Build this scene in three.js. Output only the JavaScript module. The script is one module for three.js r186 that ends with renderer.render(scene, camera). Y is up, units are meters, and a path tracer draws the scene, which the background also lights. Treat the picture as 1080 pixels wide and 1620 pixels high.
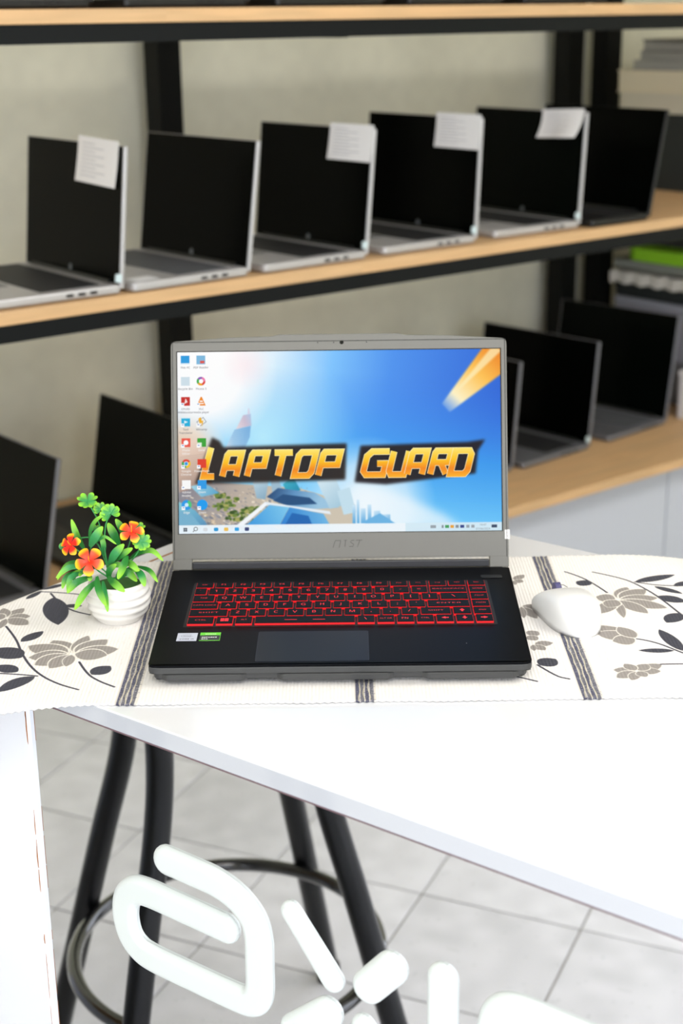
import * as THREE from 'three';
import { RoundedBoxGeometry } from 'three/addons/geometries/RoundedBoxGeometry.js';
import { mergeGeometries, toCreasedNormals } from 'three/addons/utils/BufferGeometryUtils.js';
import { RectAreaLightUniformsLib } from 'three/addons/lights/RectAreaLightUniformsLib.js';

// ------------------------------------------------------------------ camera, sky, light, exposure
const scene = new THREE.Scene();
const rad = THREE.MathUtils.degToRad;
const CAM_Y = 1.545, PITCH = rad(18.2), ROLL = rad(-0.75), FOCAL = 2400;
const camera = new THREE.PerspectiveCamera(2 * Math.atan(810 / FOCAL) * 180 / Math.PI, 1080 / 1620, 0.05, 60);
camera.position.set(0, CAM_Y, 0);
camera.rotation.order = 'YXZ';
camera.rotation.set(-PITCH, 0, ROLL);
camera.focus = 1.44;
camera.userData.fStop = 5.2;
const renderer = new THREE.WebGLRenderer({ antialias: true });
renderer.toneMapping = THREE.LinearToneMapping;
renderer.toneMappingExposure = 1.0;
renderer.shadowMap.enabled = true;
scene.background = new THREE.Color().setRGB(3.7, 3.85, 4.2);       // bright overcast sky outside the open shop front
RectAreaLightUniformsLib.init();
const ADDED_LAMP = 12.0;                                                 // strength of the added, unseen ceiling panels
// ------------------------------------------------------------------ frames of the place
// room frame: s runs along the shelf wall, q runs out of it into the shop, origin on the shelf's front edge
const ROOM_TURN = rad(39), R0 = [-0.336, -2.391];
const sx = Math.cos(ROOM_TURN), sz = -Math.sin(ROOM_TURN), qx = Math.sin(ROOM_TURN), qz = Math.cos(ROOM_TURN);
const room = (s, y, q) => new THREE.Vector3(R0[0] + s * sx + q * qx, y, R0[1] + s * sz + q * qz);
// counter frame: u runs along its front edge, n points out of its front
const C_TURN = rad(-37.4);
const ux = Math.cos(C_TURN), uz = -Math.sin(C_TURN), nx = Math.sin(C_TURN), nz = Math.cos(C_TURN);
const counterAt = (u, y, n) => new THREE.Vector3(u * ux + n * nx, y, u * uz + n * nz);
const TOP = 0.963, NF = -0.842, NB = -1.452, UL = -1.167, UR = 0.36;
// viewing axes (used once, to lay the little plant's leaves out in proportion)
const AX = new THREE.Vector3(1, 0, 0), AY = new THREE.Vector3(0, Math.cos(PITCH), -Math.sin(PITCH)), AZ = new THREE.Vector3(0, Math.sin(PITCH), Math.cos(PITCH));

let seed = 7;
const rnd = () => { seed = (seed * 1664525 + 1013904223) >>> 0; return seed / 4294967296; };
const used = {};
function numbered(n) { const k = used[n] = (used[n] ?? -1) + 1; return k ? n + '_' + String(k).padStart(3, '0') : n; }
function tag(o, label, category, group, kind) {
  if (label) o.userData.label = label;
  if (category) o.userData.category = category;
  if (group) o.userData.group = group;
  if (kind) o.userData.kind = kind;
  return o;
}
function thing(name, label, category, pos, turn = 0, group) {
  const o = new THREE.Group(); o.name = numbered(name); scene.add(o);
  o.position.copy(pos); o.rotation.y = turn;
  return tag(o, label, category, group);
}
function obj(name, geo, mat, parent = scene, label) {
  const g = Array.isArray(geo) ? (geo.length > 1 ? mergeGeometries(geo.map(x => x.index ? x.toNonIndexed() : x)) : geo[0]) : geo;
  const m = new THREE.Mesh(g, mat); m.name = parent === scene ? numbered(name) : name;
  m.castShadow = m.receiveShadow = true; parent.add(m);
  if (label) m.userData.label = label;
  return m;
}
function struct(name, geo, mat, pos, turn) {
  const m = obj(name, geo, mat); if (pos) m.position.copy(pos); if (turn) m.rotation.y = turn;
  m.userData.kind = 'structure'; return m;
}
const bx = (w, h, d, x = 0, y = 0, z = 0) => new THREE.BoxGeometry(w, h, d).translate(x, y, z);
const rb = (w, h, d, r, x = 0, y = 0, z = 0, seg = 2) => new RoundedBoxGeometry(w, h, d, seg, r).translate(x, y, z);
const cyl = (r1, r2, h, n = 24, x = 0, y = 0, z = 0) => new THREE.CylinderGeometry(r1, r2, h, n).translate(x, y, z);
function poly(pts, r = 0) {                       // closed shape, corners rounded by r (number or list)
  const s = new THREE.Shape(), n = pts.length;
  for (let i = 0; i < n; i++) {
    const p = new THREE.Vector2(...pts[i]), a = new THREE.Vector2(...pts[(i + n - 1) % n]), b = new THREE.Vector2(...pts[(i + 1) % n]);
    const rr = Array.isArray(r) ? r[i] : r;
    if (!rr) { i ? s.lineTo(p.x, p.y) : s.moveTo(p.x, p.y); continue; }
    const p1 = p.clone().add(a.sub(p).setLength(rr)), p2 = p.clone().add(b.sub(p).setLength(rr));
    i ? s.lineTo(p1.x, p1.y) : s.moveTo(p1.x, p1.y);
    s.quadraticCurveTo(p.x, p.y, p2.x, p2.y);
  }
  return s;
}
const extr = (shape, depth, bevel = 0, seg = 2, curve = 6) => new THREE.ExtrudeGeometry(shape, { depth: depth - 2 * bevel, bevelEnabled: bevel > 0, bevelThickness: bevel, bevelSize: bevel, bevelOffset: -bevel, bevelSegments: seg, curveSegments: curve }).translate(0, 0, bevel);
// slab lying flat: outline in (x, z), from y0 to y1
const slab = (pts, y0, y1, r = 0, bevel = 0, seg = 2) => extr(poly(pts.map(([x, z]) => [x, -z]), r), y1 - y0, bevel, seg).rotateX(-Math.PI / 2).translate(0, y0, 0);
const v2 = (x, y) => new THREE.Vector2(x, y);
// flat stroke of half-width hw along points, round ends
function strokeShape(points, hw, smooth = true, div = 64, w0 = hw, w1 = hw) {
  const P = smooth ? new THREE.SplineCurve(points.map(p => v2(...p))).getPoints(div) : points.map(p => v2(...p));
  const L = [], R = [], n = P.length;
  const dir = i => P[Math.min(i + 1, n - 1)].clone().sub(P[Math.max(i - 1, 0)]).normalize();
  for (let i = 0; i < n; i++) {
    const d = dir(i), w = w0 === w1 ? hw : w0 + (w1 - w0) * i / (n - 1);
    L.push(v2(P[i].x - d.y * w, P[i].y + d.x * w)); R.push(v2(P[i].x + d.y * w, P[i].y - d.x * w));
  }
  const cap = (p, d, w, sgn) => { const o = []; const a0 = Math.atan2(d.x, -d.y); for (let k = 1; k < 10; k++) { const a = a0 - Math.PI * k / 10 * 1; o.push(v2(p.x + Math.cos(a) * w, p.y + Math.sin(a) * w)); } return o; };
  const d1 = dir(n - 1), d0 = dir(0).negate();
  return new THREE.Shape([...L, ...cap(P[n - 1], d1, w1), ...R.reverse(), ...cap(P[0], d0, w0)]);
}
const tube = (pts, r, seg = 24, rs = 8, closed = false) => new THREE.TubeGeometry(new THREE.CatmullRomCurve3(pts.map(p => p.isVector3 ? p : new THREE.Vector3(...p)), closed), seg, r, rs, closed);
function canvas(w, h, draw) {
  const c = document.createElement('canvas'); c.width = w; c.height = h; const g = c.getContext('2d'); draw(g, w, h);
  const t = new THREE.CanvasTexture(c); t.colorSpace = THREE.SRGBColorSpace; t.anisotropy = 8; return t;
}
function dataTex(n, m, f, srgb) {                 // repeating texture of f(i, j) -> [r, g, b] in 0..1
  const a = new Uint8Array(n * m * 4);
  for (let j = 0; j < m; j++) for (let i = 0; i < n; i++) { const c = f(i, j); for (let k = 0; k < 3; k++) a[(j * n + i) * 4 + k] = Math.max(0, Math.min(255, c[k] * 255)); a[(j * n + i) * 4 + 3] = 255; }
  const t = new THREE.DataTexture(a, n, m); t.wrapS = t.wrapT = THREE.RepeatWrapping; t.magFilter = THREE.LinearFilter; t.minFilter = THREE.LinearFilter;
  if (srgb) t.colorSpace = THREE.SRGBColorSpace; t.needsUpdate = true; return t;
}
function noiseGrid(n) { const g = Array.from({ length: n * n }, rnd); return (x, y) => { const xi = Math.floor(x), yi = Math.floor(y), fx = x - xi, fy = y - yi, s = t => t * t * (3 - 2 * t); const at = (a, b) => g[((b % n + n) % n) * n + (a % n + n) % n]; const a = at(xi, yi) + (at(xi + 1, yi) - at(xi, yi)) * s(fx), b = at(xi, yi + 1) + (at(xi + 1, yi + 1) - at(xi, yi + 1)) * s(fx); return a + (b - a) * s(fy); }; }
const N16 = noiseGrid(16), N64 = noiseGrid(64);
// world-size uv from two axes of a geometry
function planarUV(g, a, b, size = 1) { const p = g.attributes.position, uv = new Float32Array(p.count * 2); const get = (i, k) => k === 'x' ? p.getX(i) : k === 'y' ? p.getY(i) : p.getZ(i); for (let i = 0; i < p.count; i++) { uv[2 * i] = get(i, a) / size; uv[2 * i + 1] = get(i, b) / size; } g.setAttribute('uv', new THREE.BufferAttribute(uv, 2)); return g; }

// ------------------------------------------------------------------ materials
const std = (c, rough = 0.6, o = {}) => new THREE.MeshStandardMaterial({ color: c, roughness: rough, ...o });
const phy = (c, rough = 0.5, o = {}) => new THREE.MeshPhysicalMaterial({ color: c, roughness: rough, ...o });
const wallTex = dataTex(128, 128, (i, j) => { const v = 0.965 + 0.02 * N16(i / 8, j / 8) + 0.03 * (N64(i / 2, j / 2) - 0.5); return [v, v, v]; }, true);
const woodTex = dataTex(256, 128, (i, j) => {
  const y = j / 128, w = N16(i / 32, j / 8) * 0.5 + N16(i / 64, j / 3) * 0.5, f = N64(i / 16, j * 1.0), st = 0.5 + 0.5 * Math.sin((y * 16 + w * 1.8) * 6.2832);
  const v = 0.88 + 0.07 * (w - 0.5) + 0.05 * (f - 0.5) + 0.035 * st;
  return [v, v * (0.985 - 0.03 * w), v * (0.96 - 0.06 * w)];
}, true);
const tileTex = dataTex(128, 128, (i, j) => { const v = 0.93 + 0.07 * N16(i / 8, j / 8) - (N64(i / 2, j / 2) > 0.965 ? 0.06 : 0); return [v, v, v * 0.995]; }, true);
const M = {
  wall: std(0xe9e8d4, 0.9, { map: wallTex }), ceiling: std(0xf2f1ec, 0.95), grout: std(0x8e8a80, 0.95),
  tiles: [std(0xdcdbde, 0.28, { map: tileTex }), std(0xdfdee1, 0.3, { map: tileTex }), std(0xd8d7da, 0.26, { map: tileTex })],
  wood: std(0xecc89a, 0.55, { map: woodTex }), steel: phy(0x0b0f11, 0.55, { specularIntensity: 0.4 }), post: phy(0x070908, 0.55, { specularIntensity: 0.35 }),
  white: phy(0xe2e4e8, 0.22, { clearcoat: 0.5, clearcoatRoughness: 0.08 }), whiteMatt: std(0xeeeff2, 0.5), board: std(0xa06a3c, 0.8),
  edging: phy(0xb9bcc2, 0.07, { clearcoat: 1, clearcoatRoughness: 0.03 }), gapShadow: std(0x6a5258, 0.6), mirror: std(0xe2e3e5, 0.015, { metalness: 1 }), letter: phy(0xd2d8d5, 0.35, { clearcoat: 0.3 }),
  cabinet: std(0xc9cfdb, 0.4), pavement: std(0xa6a39c, 0.9), stoolBlack: phy(0x040506, 0.3, { specularIntensity: 0.4, clearcoat: 0.25, clearcoatRoughness: 0.08 }), chrome: std(0xd8d6d0, 0.12, { metalness: 1 }),
  seat: std(0x101214, 0.5), rubber: std(0x111111, 0.9),
  silver: std(0xc2c2c4, 0.4, { metalness: 0.4 }), silverDark: std(0x7d7f86, 0.42, { metalness: 0.5 }), blackPlastic: std(0x101214, 0.42), glass: phy(0x020302, 0.22, { specularIntensity: 0.1 }),
  greenGlass: phy(0x030604, 0.25, { specularIntensity: 0.12 }), keysDark: std(0x1c1e22, 0.6), keysGrey: std(0x55585e, 0.6), port: std(0x08080a, 0.6), logo: std(0x6d7378, 0.4, { metalness: 0.5 }), tagBlue: std(0xcfe2e6, 0.6),
};
// ------------------------------------------------------------------ the room
const S0 = -3.08, S1 = 2.62, Q0 = -0.687, Q1 = 3.513, H = 2.9, WT = 0.12;
{
  const len = S1 - S0, dep = Q1 - Q0, mid = (S0 + S1) / 2, mq = (Q0 + Q1) / 2;
  struct('wall_back', planarUV(bx(len + 2 * WT, H, WT), 'x', 'y', 1.5), M.wall, room(mid, H / 2, Q0 - WT / 2), ROOM_TURN);
  // end wall and front: unseen openings between piers, shaped to balance the light
  const o0 = 1.3, o1 = 3.25, oh = 2.5, f0 = -2.7, f1 = 0.4;
  struct('wall_left', [bx(WT, H, o0 - Q0, 0, 0, (Q0 + o0) / 2 - mq), bx(WT, H, Q1 - o1, 0, 0, (Q1 + o1) / 2 - mq), bx(WT, H - oh, o1 - o0, 0, H / 2 - (H - oh) / 2, (o0 + o1) / 2 - mq)], M.wall, room(S0 - WT / 2, H / 2, mq), ROOM_TURN);
  struct('wall_right', planarUV(bx(WT, H, dep), 'z', 'y', 1.5), M.wall, room(S1 + WT / 2, H / 2, mq), ROOM_TURN);
  struct('wall_front', [bx(f0 - S0 + WT, H, WT, (S0 - WT + f0) / 2 - mid, 0, 0), bx(S1 + WT - f1, H, WT, (S1 + WT + f1) / 2 - mid, 0, 0), bx(f1 - f0, H - oh, WT, (f0 + f1) / 2 - mid, H / 2 - (H - oh) / 2, 0)], M.wall, room(mid, H / 2, Q1 + WT / 2), ROOM_TURN);
  struct('ceiling', bx(len + 2 * WT, 0.1, dep + 2 * WT), M.ceiling, room(mid, H + 0.05, mq), ROOM_TURN);
  const fl = struct('floor', bx(len + 2 * WT, 0.1, dep + 2 * WT), M.grout, room(mid, -0.0535, mq), ROOM_TURN);
  struct('pavement', bx(16, 0.08, 14), M.pavement, room(S0 + 1, -0.145, mq + 1), ROOM_TURN);
  // thirty-centimetre tiles, each with its own edge
  const tg = [0, 1, 2, 3].map(k => { const g = rb(0.296, 0.01, 0.296, 0.0012, 0, 0, 0, 1); planarUV(g, 'x', 'z', 0.6); const uv = g.attributes.uv; for (let i = 0; i < uv.count; i++) uv.setXY(i, uv.getX(i) + k * 0.27, uv.getY(i) + k * 0.61); return g; });
  for (let i = 0; i < 19; i++) for (let j = 0; j < 14; j++) {
    const t = obj('tile', tg[Math.floor(rnd() * 4)], M.tiles[Math.floor(rnd() * 3)], fl);
    t.position.set(S0 + 0.15 + 0.3 * i - mid, 0.0485 + (rnd() - 0.5) * 0.0006, Q0 + 0.15 + 0.3 * j - mq);
    t.rotation.y = (rnd() - 0.5) * 0.004;
  }
  // ceiling panels added out of view to brighten the upward faces
  for (const [s, q, w] of [[-1.6, 2.4, 'near the street end of the shop'], [0.9, 1.9, 'nearest the shelves at the far end']]) {
    const c = thing('added_ceiling_light', 'added unseen flat white ceiling light panel ' + w, 'ceiling light', room(s, H - 0.03, q), ROOM_TURN, 'added ceiling light panels');
    obj('frame', bx(1.24, 0.03, 0.64, 0, 0.015, 0), M.whiteMatt, c);
    obj('diffuser', bx(1.2, 0.01, 0.6, 0, -0.002, 0), new THREE.MeshStandardMaterial({ color: 0xffffff, emissive: 0xffffff, emissiveIntensity: 2.0 }), c);
    const l = new THREE.RectAreaLight(0xfff8f0, ADDED_LAMP, 1.2, 0.6); l.position.set(0, -0.02, 0); l.rotation.x = -Math.PI / 2; l.castShadow = true; c.add(l);
  }
}
// ------------------------------------------------------------------ shelving
const SH1 = 1.556, SH2 = 1.125, SH3 = 0.58, SL = -1.3, SR = 2.5;
{
  const g = thing('shelf_unit', 'long wall shelf with oak-look boards and black steel frame', 'shelf', room((SL + SR) / 2, 0, 0), ROOM_TURN);
  const len = SR - SL, mid = (SL + SR) / 2;
  for (const y of [SH1, SH2, SH3]) {
    const dp = y === SH3 ? 0.66 : 0.42, b = rb(len, 0.021, dp, 0.0015, 0, y - 0.0105, -dp / 2, 1);
    // grain runs along the board on top and on its front edge
    const p = b.attributes.position, nn = b.attributes.normal, uv = b.attributes.uv;
    for (let i = 0; i < p.count; i++) uv.setXY(i, p.getX(i) / 0.9 + y, (Math.abs(nn.getY(i)) > 0.5 ? p.getZ(i) : p.getY(i)) / 0.45);
    obj('shelf_board', b, M.wood, g);
  }
  for (const y of [SH1, SH2]) { obj('front_beam', bx(len, 0.028, 0.03, 0, y - 0.035, -0.02), M.steel, g); obj('rear_beam', bx(len, 0.03, 0.03, 0, y - 0.036, -0.405), M.steel, g); }
  for (const s of [-0.72, 0.487, 1.68, 1.82]) {
    obj('post', bx(0.055, 2.1, 0.05, s - mid, 1.05, -0.62), M.post, g);
    for (const y of [SH1, SH2]) obj('bracket', bx(0.02, 0.03, 0.55, s - mid, y - 0.036, -0.32), M.post, g);
  }
}
// white cupboard below the lowest board
{
  const c = thing('base_cabinet', 'low white cupboard with flat doors under the lowest shelf', 'cabinet', room(0, 0, 0), ROOM_TURN);
  obj('carcass', bx(3.7, 0.476, 0.51, 0.6, 0.318, -0.325), M.cabinet, c); obj('plinth', bx(3.6, 0.08, 0.46, 0.6, 0.04, -0.33), M.steel, c);
  for (let k = 0; k < 5; k++) { const x = -0.695 + k * 0.61, d = obj('door', rb(0.606, 0.462, 0.018, 0.002, x, 0.318, -0.058, 1), M.cabinet, c); obj('handle', rb(0.012, 0.1, 0.012, 0.003, x + (k % 2 ? -0.27 : 0.27), 0.2, -0.043, 1), M.silver, d); }
  obj('filler_panel', rb(0.244, 0.462, 0.018, 0.002, -1.125, 0.318, -0.058, 1), M.cabinet, c); obj('filler_panel', rb(0.396, 0.462, 0.018, 0.002, 2.25, 0.318, -0.058, 1), M.cabinet, c);
}
// ------------------------------------------------------------------ counter with mirror front
const counter = thing('counter', 'white laminate shop counter with mirrored front panel and chipped corner', 'counter', counterAt(UL, 0, NF), C_TURN);
{
  const L = UR - UL, W = NF - NB, tk = 0.018;
  const top = obj('countertop', rb(L, tk, W, 0.0012, L / 2, TOP - tk / 2, -W / 2, 2), M.white, counter);
  obj('edge_joint', bx(0.0028, 0.0006, W - 0.004, 0.0235, TOP, -W / 2), M.board, top, 'thin brown joint line across the top near the end');
  obj('shaded_edge_band', bx(L - 0.002, tk - 0.0022, 0.0008, L / 2, TOP - tk / 2 - 0.0002, 0.0003), M.edging, top, 'glossy edging along the front of the top, shade painted into its grey');  // greyer than the top: the front's dimmer light is put into the colour
  obj('gap_shadow_line', bx(L - 0.002, 0.0013, 0.0016, L / 2, TOP - tk - 0.0002, -0.0003), M.gapShadow, top);  // dark strip painting the shadow gap beneath the top
  const seam = 0.147, pil = obj('corner_panel', rb(seam, TOP - tk, 0.016, 0.0012, seam / 2, (TOP - tk) / 2, -0.010, 1), M.white, counter, 'white front board beside the mirror, worn along its edge');
  // brown core showing where the corner laminate has broken away
  for (let y = 0.925; y > 0.02;) {
    const h = 0.006 + rnd() * 0.03, w = rnd() < 0.25 ? 0.0008 + rnd() * 0.0008 : 0.0003 + rnd() * 0.0003;
    obj('chipped_edge', extr(poly([[seam - w, y], [seam - w * 0.4, y + h * 0.5], [seam - 0.0001, y + h * 0.46], [seam - 0.0001, y - h * 0.5], [seam - w * 0.6, y - h * 0.42]]), 0.0005).translate(0, 0, -0.0024), M.board, pil);
    y -= h * (rnd() < 0.35 ? 2.6 : 1.05);
  }
  obj('mirror_panel', bx(L - seam - 0.02, TOP - tk - 0.012, 0.004, seam + (L - seam - 0.02) / 2, (TOP - tk + 0.012) / 2, -0.009), M.mirror, counter, 'mirror sheet filling the front of the counter');
  obj('backing_board', bx(L - seam - 0.02, TOP - tk, 0.012, seam + (L - seam - 0.02) / 2, (TOP - tk) / 2, -0.0173), M.board, counter);
  obj('end_panel', bx(0.018, TOP - tk, W - 0.05, 0.012, (TOP - tk) / 2, -W / 2), M.white, counter);
  obj('end_panel', bx(0.018, TOP - tk, W - 0.03, L - 0.012, (TOP - tk) / 2, -W / 2), M.white, counter);
  obj('inner_shelf', bx(L - 0.05, 0.016, W - 0.1, L / 2, 0.45, -W / 2 - 0.02), M.white, counter);
}
// ------------------------------------------------------------------ raised sign letters on the mirror
{
  const z0 = NF - 0.0069, place = (name, label, u, y) => thing(name, label, 'letter', counterAt(u, y, z0), C_TURN, 'raised white letters on the mirror panel');
  const lift = (shape, parent, name) => { const g = extr(shape, 0.0136, 0.0066, 6, 16).translate(0, 0, -0.0068), p = g.attributes.position; for (let k = 0; k < p.count; k++) if (p.getZ(k) < 0) p.setZ(k, 0); return obj(name, g, M.letter, parent); };
  const u0 = -0.9, y0 = 0.70;
  const a = place('sign_letter', 'white rounded letter a, first of the sign on the mirror', u0, y0);
  const ap = [[-0.8497, 0.8288], [-0.815, 0.8285], [-0.7902, 0.8275], [-0.7680, 0.8215], [-0.7510, 0.8085], [-0.7447, 0.7900], [-0.7447, 0.7637], [-0.7450, 0.7400], [-0.7485, 0.7275], [-0.757, 0.7205], [-0.772, 0.7180], [-0.82, 0.7170], [-0.8738, 0.7170], [-0.893, 0.7215], [-0.9040, 0.7330], [-0.9078, 0.7520], [-0.9040, 0.7700], [-0.893, 0.7815], [-0.8760, 0.7855], [-0.83, 0.7855], [-0.7815, 0.7853]];
  lift(strokeShape(ap.map(([x, y]) => [x - u0, y - y0]), 0.0145, true, 160), a, 'stroke');
  const x = place('sign_letter', 'white letter x of four loose strokes on the mirror', -0.648, y0);
  const xs = (p, w, q = w) => lift(strokeShape(p.map(([a_, b]) => [a_ + 0.648, b - y0]), w, false, 0, w, q), x, 'stroke');
  xs([[-0.7075, 0.8310], [-0.6640, 0.7810]], 0.0095, 0.0108);
  xs([[-0.6270, 0.7905], [-0.6040, 0.8175]], 0.0150);
  xs([[-0.6700, 0.7465], [-0.7060, 0.7140]], 0.0150);
  xs([[-0.6330, 0.7500], [-0.5905, 0.7120]], 0.0108, 0.0095);
  const i = place('sign_letter', 'white upright letter i stroke beside the x on the mirror', -0.555, y0);
  lift(strokeShape([[0, 0.0135], [0, 0.1285]], 0.0135, false), i, 'stroke');
  const oh = (u, label) => {
    const o = place('sign_letter', label, u, y0), s = poly([[-0.085, 0], [0.085, 0], [0.085, 0.143], [-0.085, 0.143]], 0.045);
    s.holes.push(new THREE.Path(poly([[-0.056, 0.029], [0.056, 0.029], [0.056, 0.114], [-0.056, 0.114]], 0.026).getPoints(8).reverse()));
    lift(s, o, 'stroke');
  };
  oh(-0.437, 'white rounded letter o cut by the lower right picture edge'); oh(-0.247, 'second white letter o at the end of the mirror sign');
}
// ------------------------------------------------------------------ bar stool, seen in the mirror
{
  const st = thing('bar_stool', 'black tubular bar stool with foot ring, reflected in the mirror panel', 'stool', new THREE.Vector3(-0.841, 0, -1.019), 0);
  const refl = ph => { const x = Math.cos(ph), z = -Math.sin(ph), d = x * nx + z * nz; return [x - 2 * d * nx, z - 2 * d * nz]; };
  for (const deg of [64, 154, 244, 334]) {
    const [dx, dz] = refl(rad(deg)), P = [[0.150, 0.715], [0.151, 0.62], [0.163, 0.545], [0.207, 0.40], [0.2475, 0.263], [0.290, 0.12], [0.322, 0.012]].map(([r, y]) => [dx * r, y, dz * r]);
    const l = obj('leg', tube(P, 0.0185, 40, 14), M.stoolBlack, st); obj('foot_cap', cyl(0.019, 0.02, 0.03, 16, dx * 0.322, 0.015, dz * 0.322), M.rubber, l);
  }
  const ring = []; for (let k = 0; k < 28; k++) ring.push([Math.cos(k / 28 * 6.28319) * 0.2205, 0.263, Math.sin(k / 28 * 6.28319) * 0.2205]);
  obj('foot_ring', tube(ring, 0.0105, 96, 14, true), phy(0x0a0a0a, 0.12, { clearcoat: 1, clearcoatRoughness: 0.04 }), st);
  obj('seat', new THREE.LatheGeometry([[0, 0.715], [0.165, 0.715], [0.175, 0.725], [0.178, 0.745], [0.17, 0.762], [0.12, 0.768], [0, 0.766]].map(p => v2(...p)), 40), M.seat, st);
}
// ------------------------------------------------------------------ woven table runner
const MOTIF = {                                   // millimetres on the cloth: stems, dark leaves (base, tip, width), grey blossoms (centre, petal tips, width)
  stems: [[[-338,-1412],[-322,-1382],[-310,-1346],[-296,-1314],[-280,-1290],[-261,-1271],[-241,-1259]],[[-320,-1297],[-301,-1294],[-284,-1290]],[[-250,-1321],[-239,-1294],[-225,-1277],[-209,-1264]],[[-320,-1507],[-296,-1504],[-270,-1496]],[[-309,-1502],[-293,-1469],[-276,-1450],[-258,-1440]],[[242,-1547],[256,-1532],[268,-1507],[277,-1482]],[[272,-1544],[299,-1525],[313,-1505],[328,-1471],[342,-1416]],[[312,-1512],[330,-1502],[360,-1500]],[[285,-1359],[300,-1353],[322,-1324]],[[296,-1298],[316,-1298]],[[181,-1300],[194,-1274],[206,-1268]],[[158,-1275],[176,-1264]]],
  leaves: [[-315,-1372,-298,-1398,11],[-307,-1332,-336,-1357,18],[-304,-1300,-327,-1315,11],[-286,-1289,-316,-1262,12],[-234,-1292,-219,-1311,14],[-332,-1486,-320,-1510,7],[-322,-1513,-297,-1531,6],[-304,-1490,-286,-1414,28],[-289,-1466,-270,-1465,7],[264,-1506,250,-1517,12],[312,-1512,359,-1533,9],[351,-1499,370,-1513,7],[330,-1499,355,-1477,7],[328,-1471,353,-1453,12],[341,-1423,322,-1399,14],[323,-1329,311,-1382,16],[315,-1330,281,-1331,7],[183,-1299,200,-1313,14]],
  greys: [[[-260,-1340],[[-285,-1375],[-251,-1386],[-230,-1375],[-216,-1351],[-225,-1336],[-307,-1362],[-301,-1332],[-292,-1314],[-276,-1306],[-261,-1310]],16],[[-342,-1434],[[-329,-1461],[-318,-1438],[-316,-1415],[-351,-1462],[-360,-1439],[-343,-1406]],11],[[284,-1463],[[301,-1498],[320,-1491],[328,-1466],[332,-1437],[309,-1423],[282,-1412],[258,-1424],[263,-1471],[270,-1441]],13],[[183,-1524],[[197,-1541],[194,-1519],[184,-1510]],7],[[183,-1449],[[198,-1441],[195,-1413],[182,-1415]],11],[[285,-1359],[[251,-1396],[247,-1377],[260,-1354],[272,-1391]],14],[[180,-1371],[[192,-1381],[188,-1358]],9],[[183,-1349],[[203,-1352],[193,-1334],[182,-1333]],8],[[271,-1284],[[297,-1298],[293,-1282],[284,-1299],[249,-1287],[249,-1269],[262,-1263],[277,-1270],[262,-1301]],9]],
};
const CX0 = -0.56, CX1 = 0.47, CZ0 = -1.597, CZ1 = -1.2265;
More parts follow.
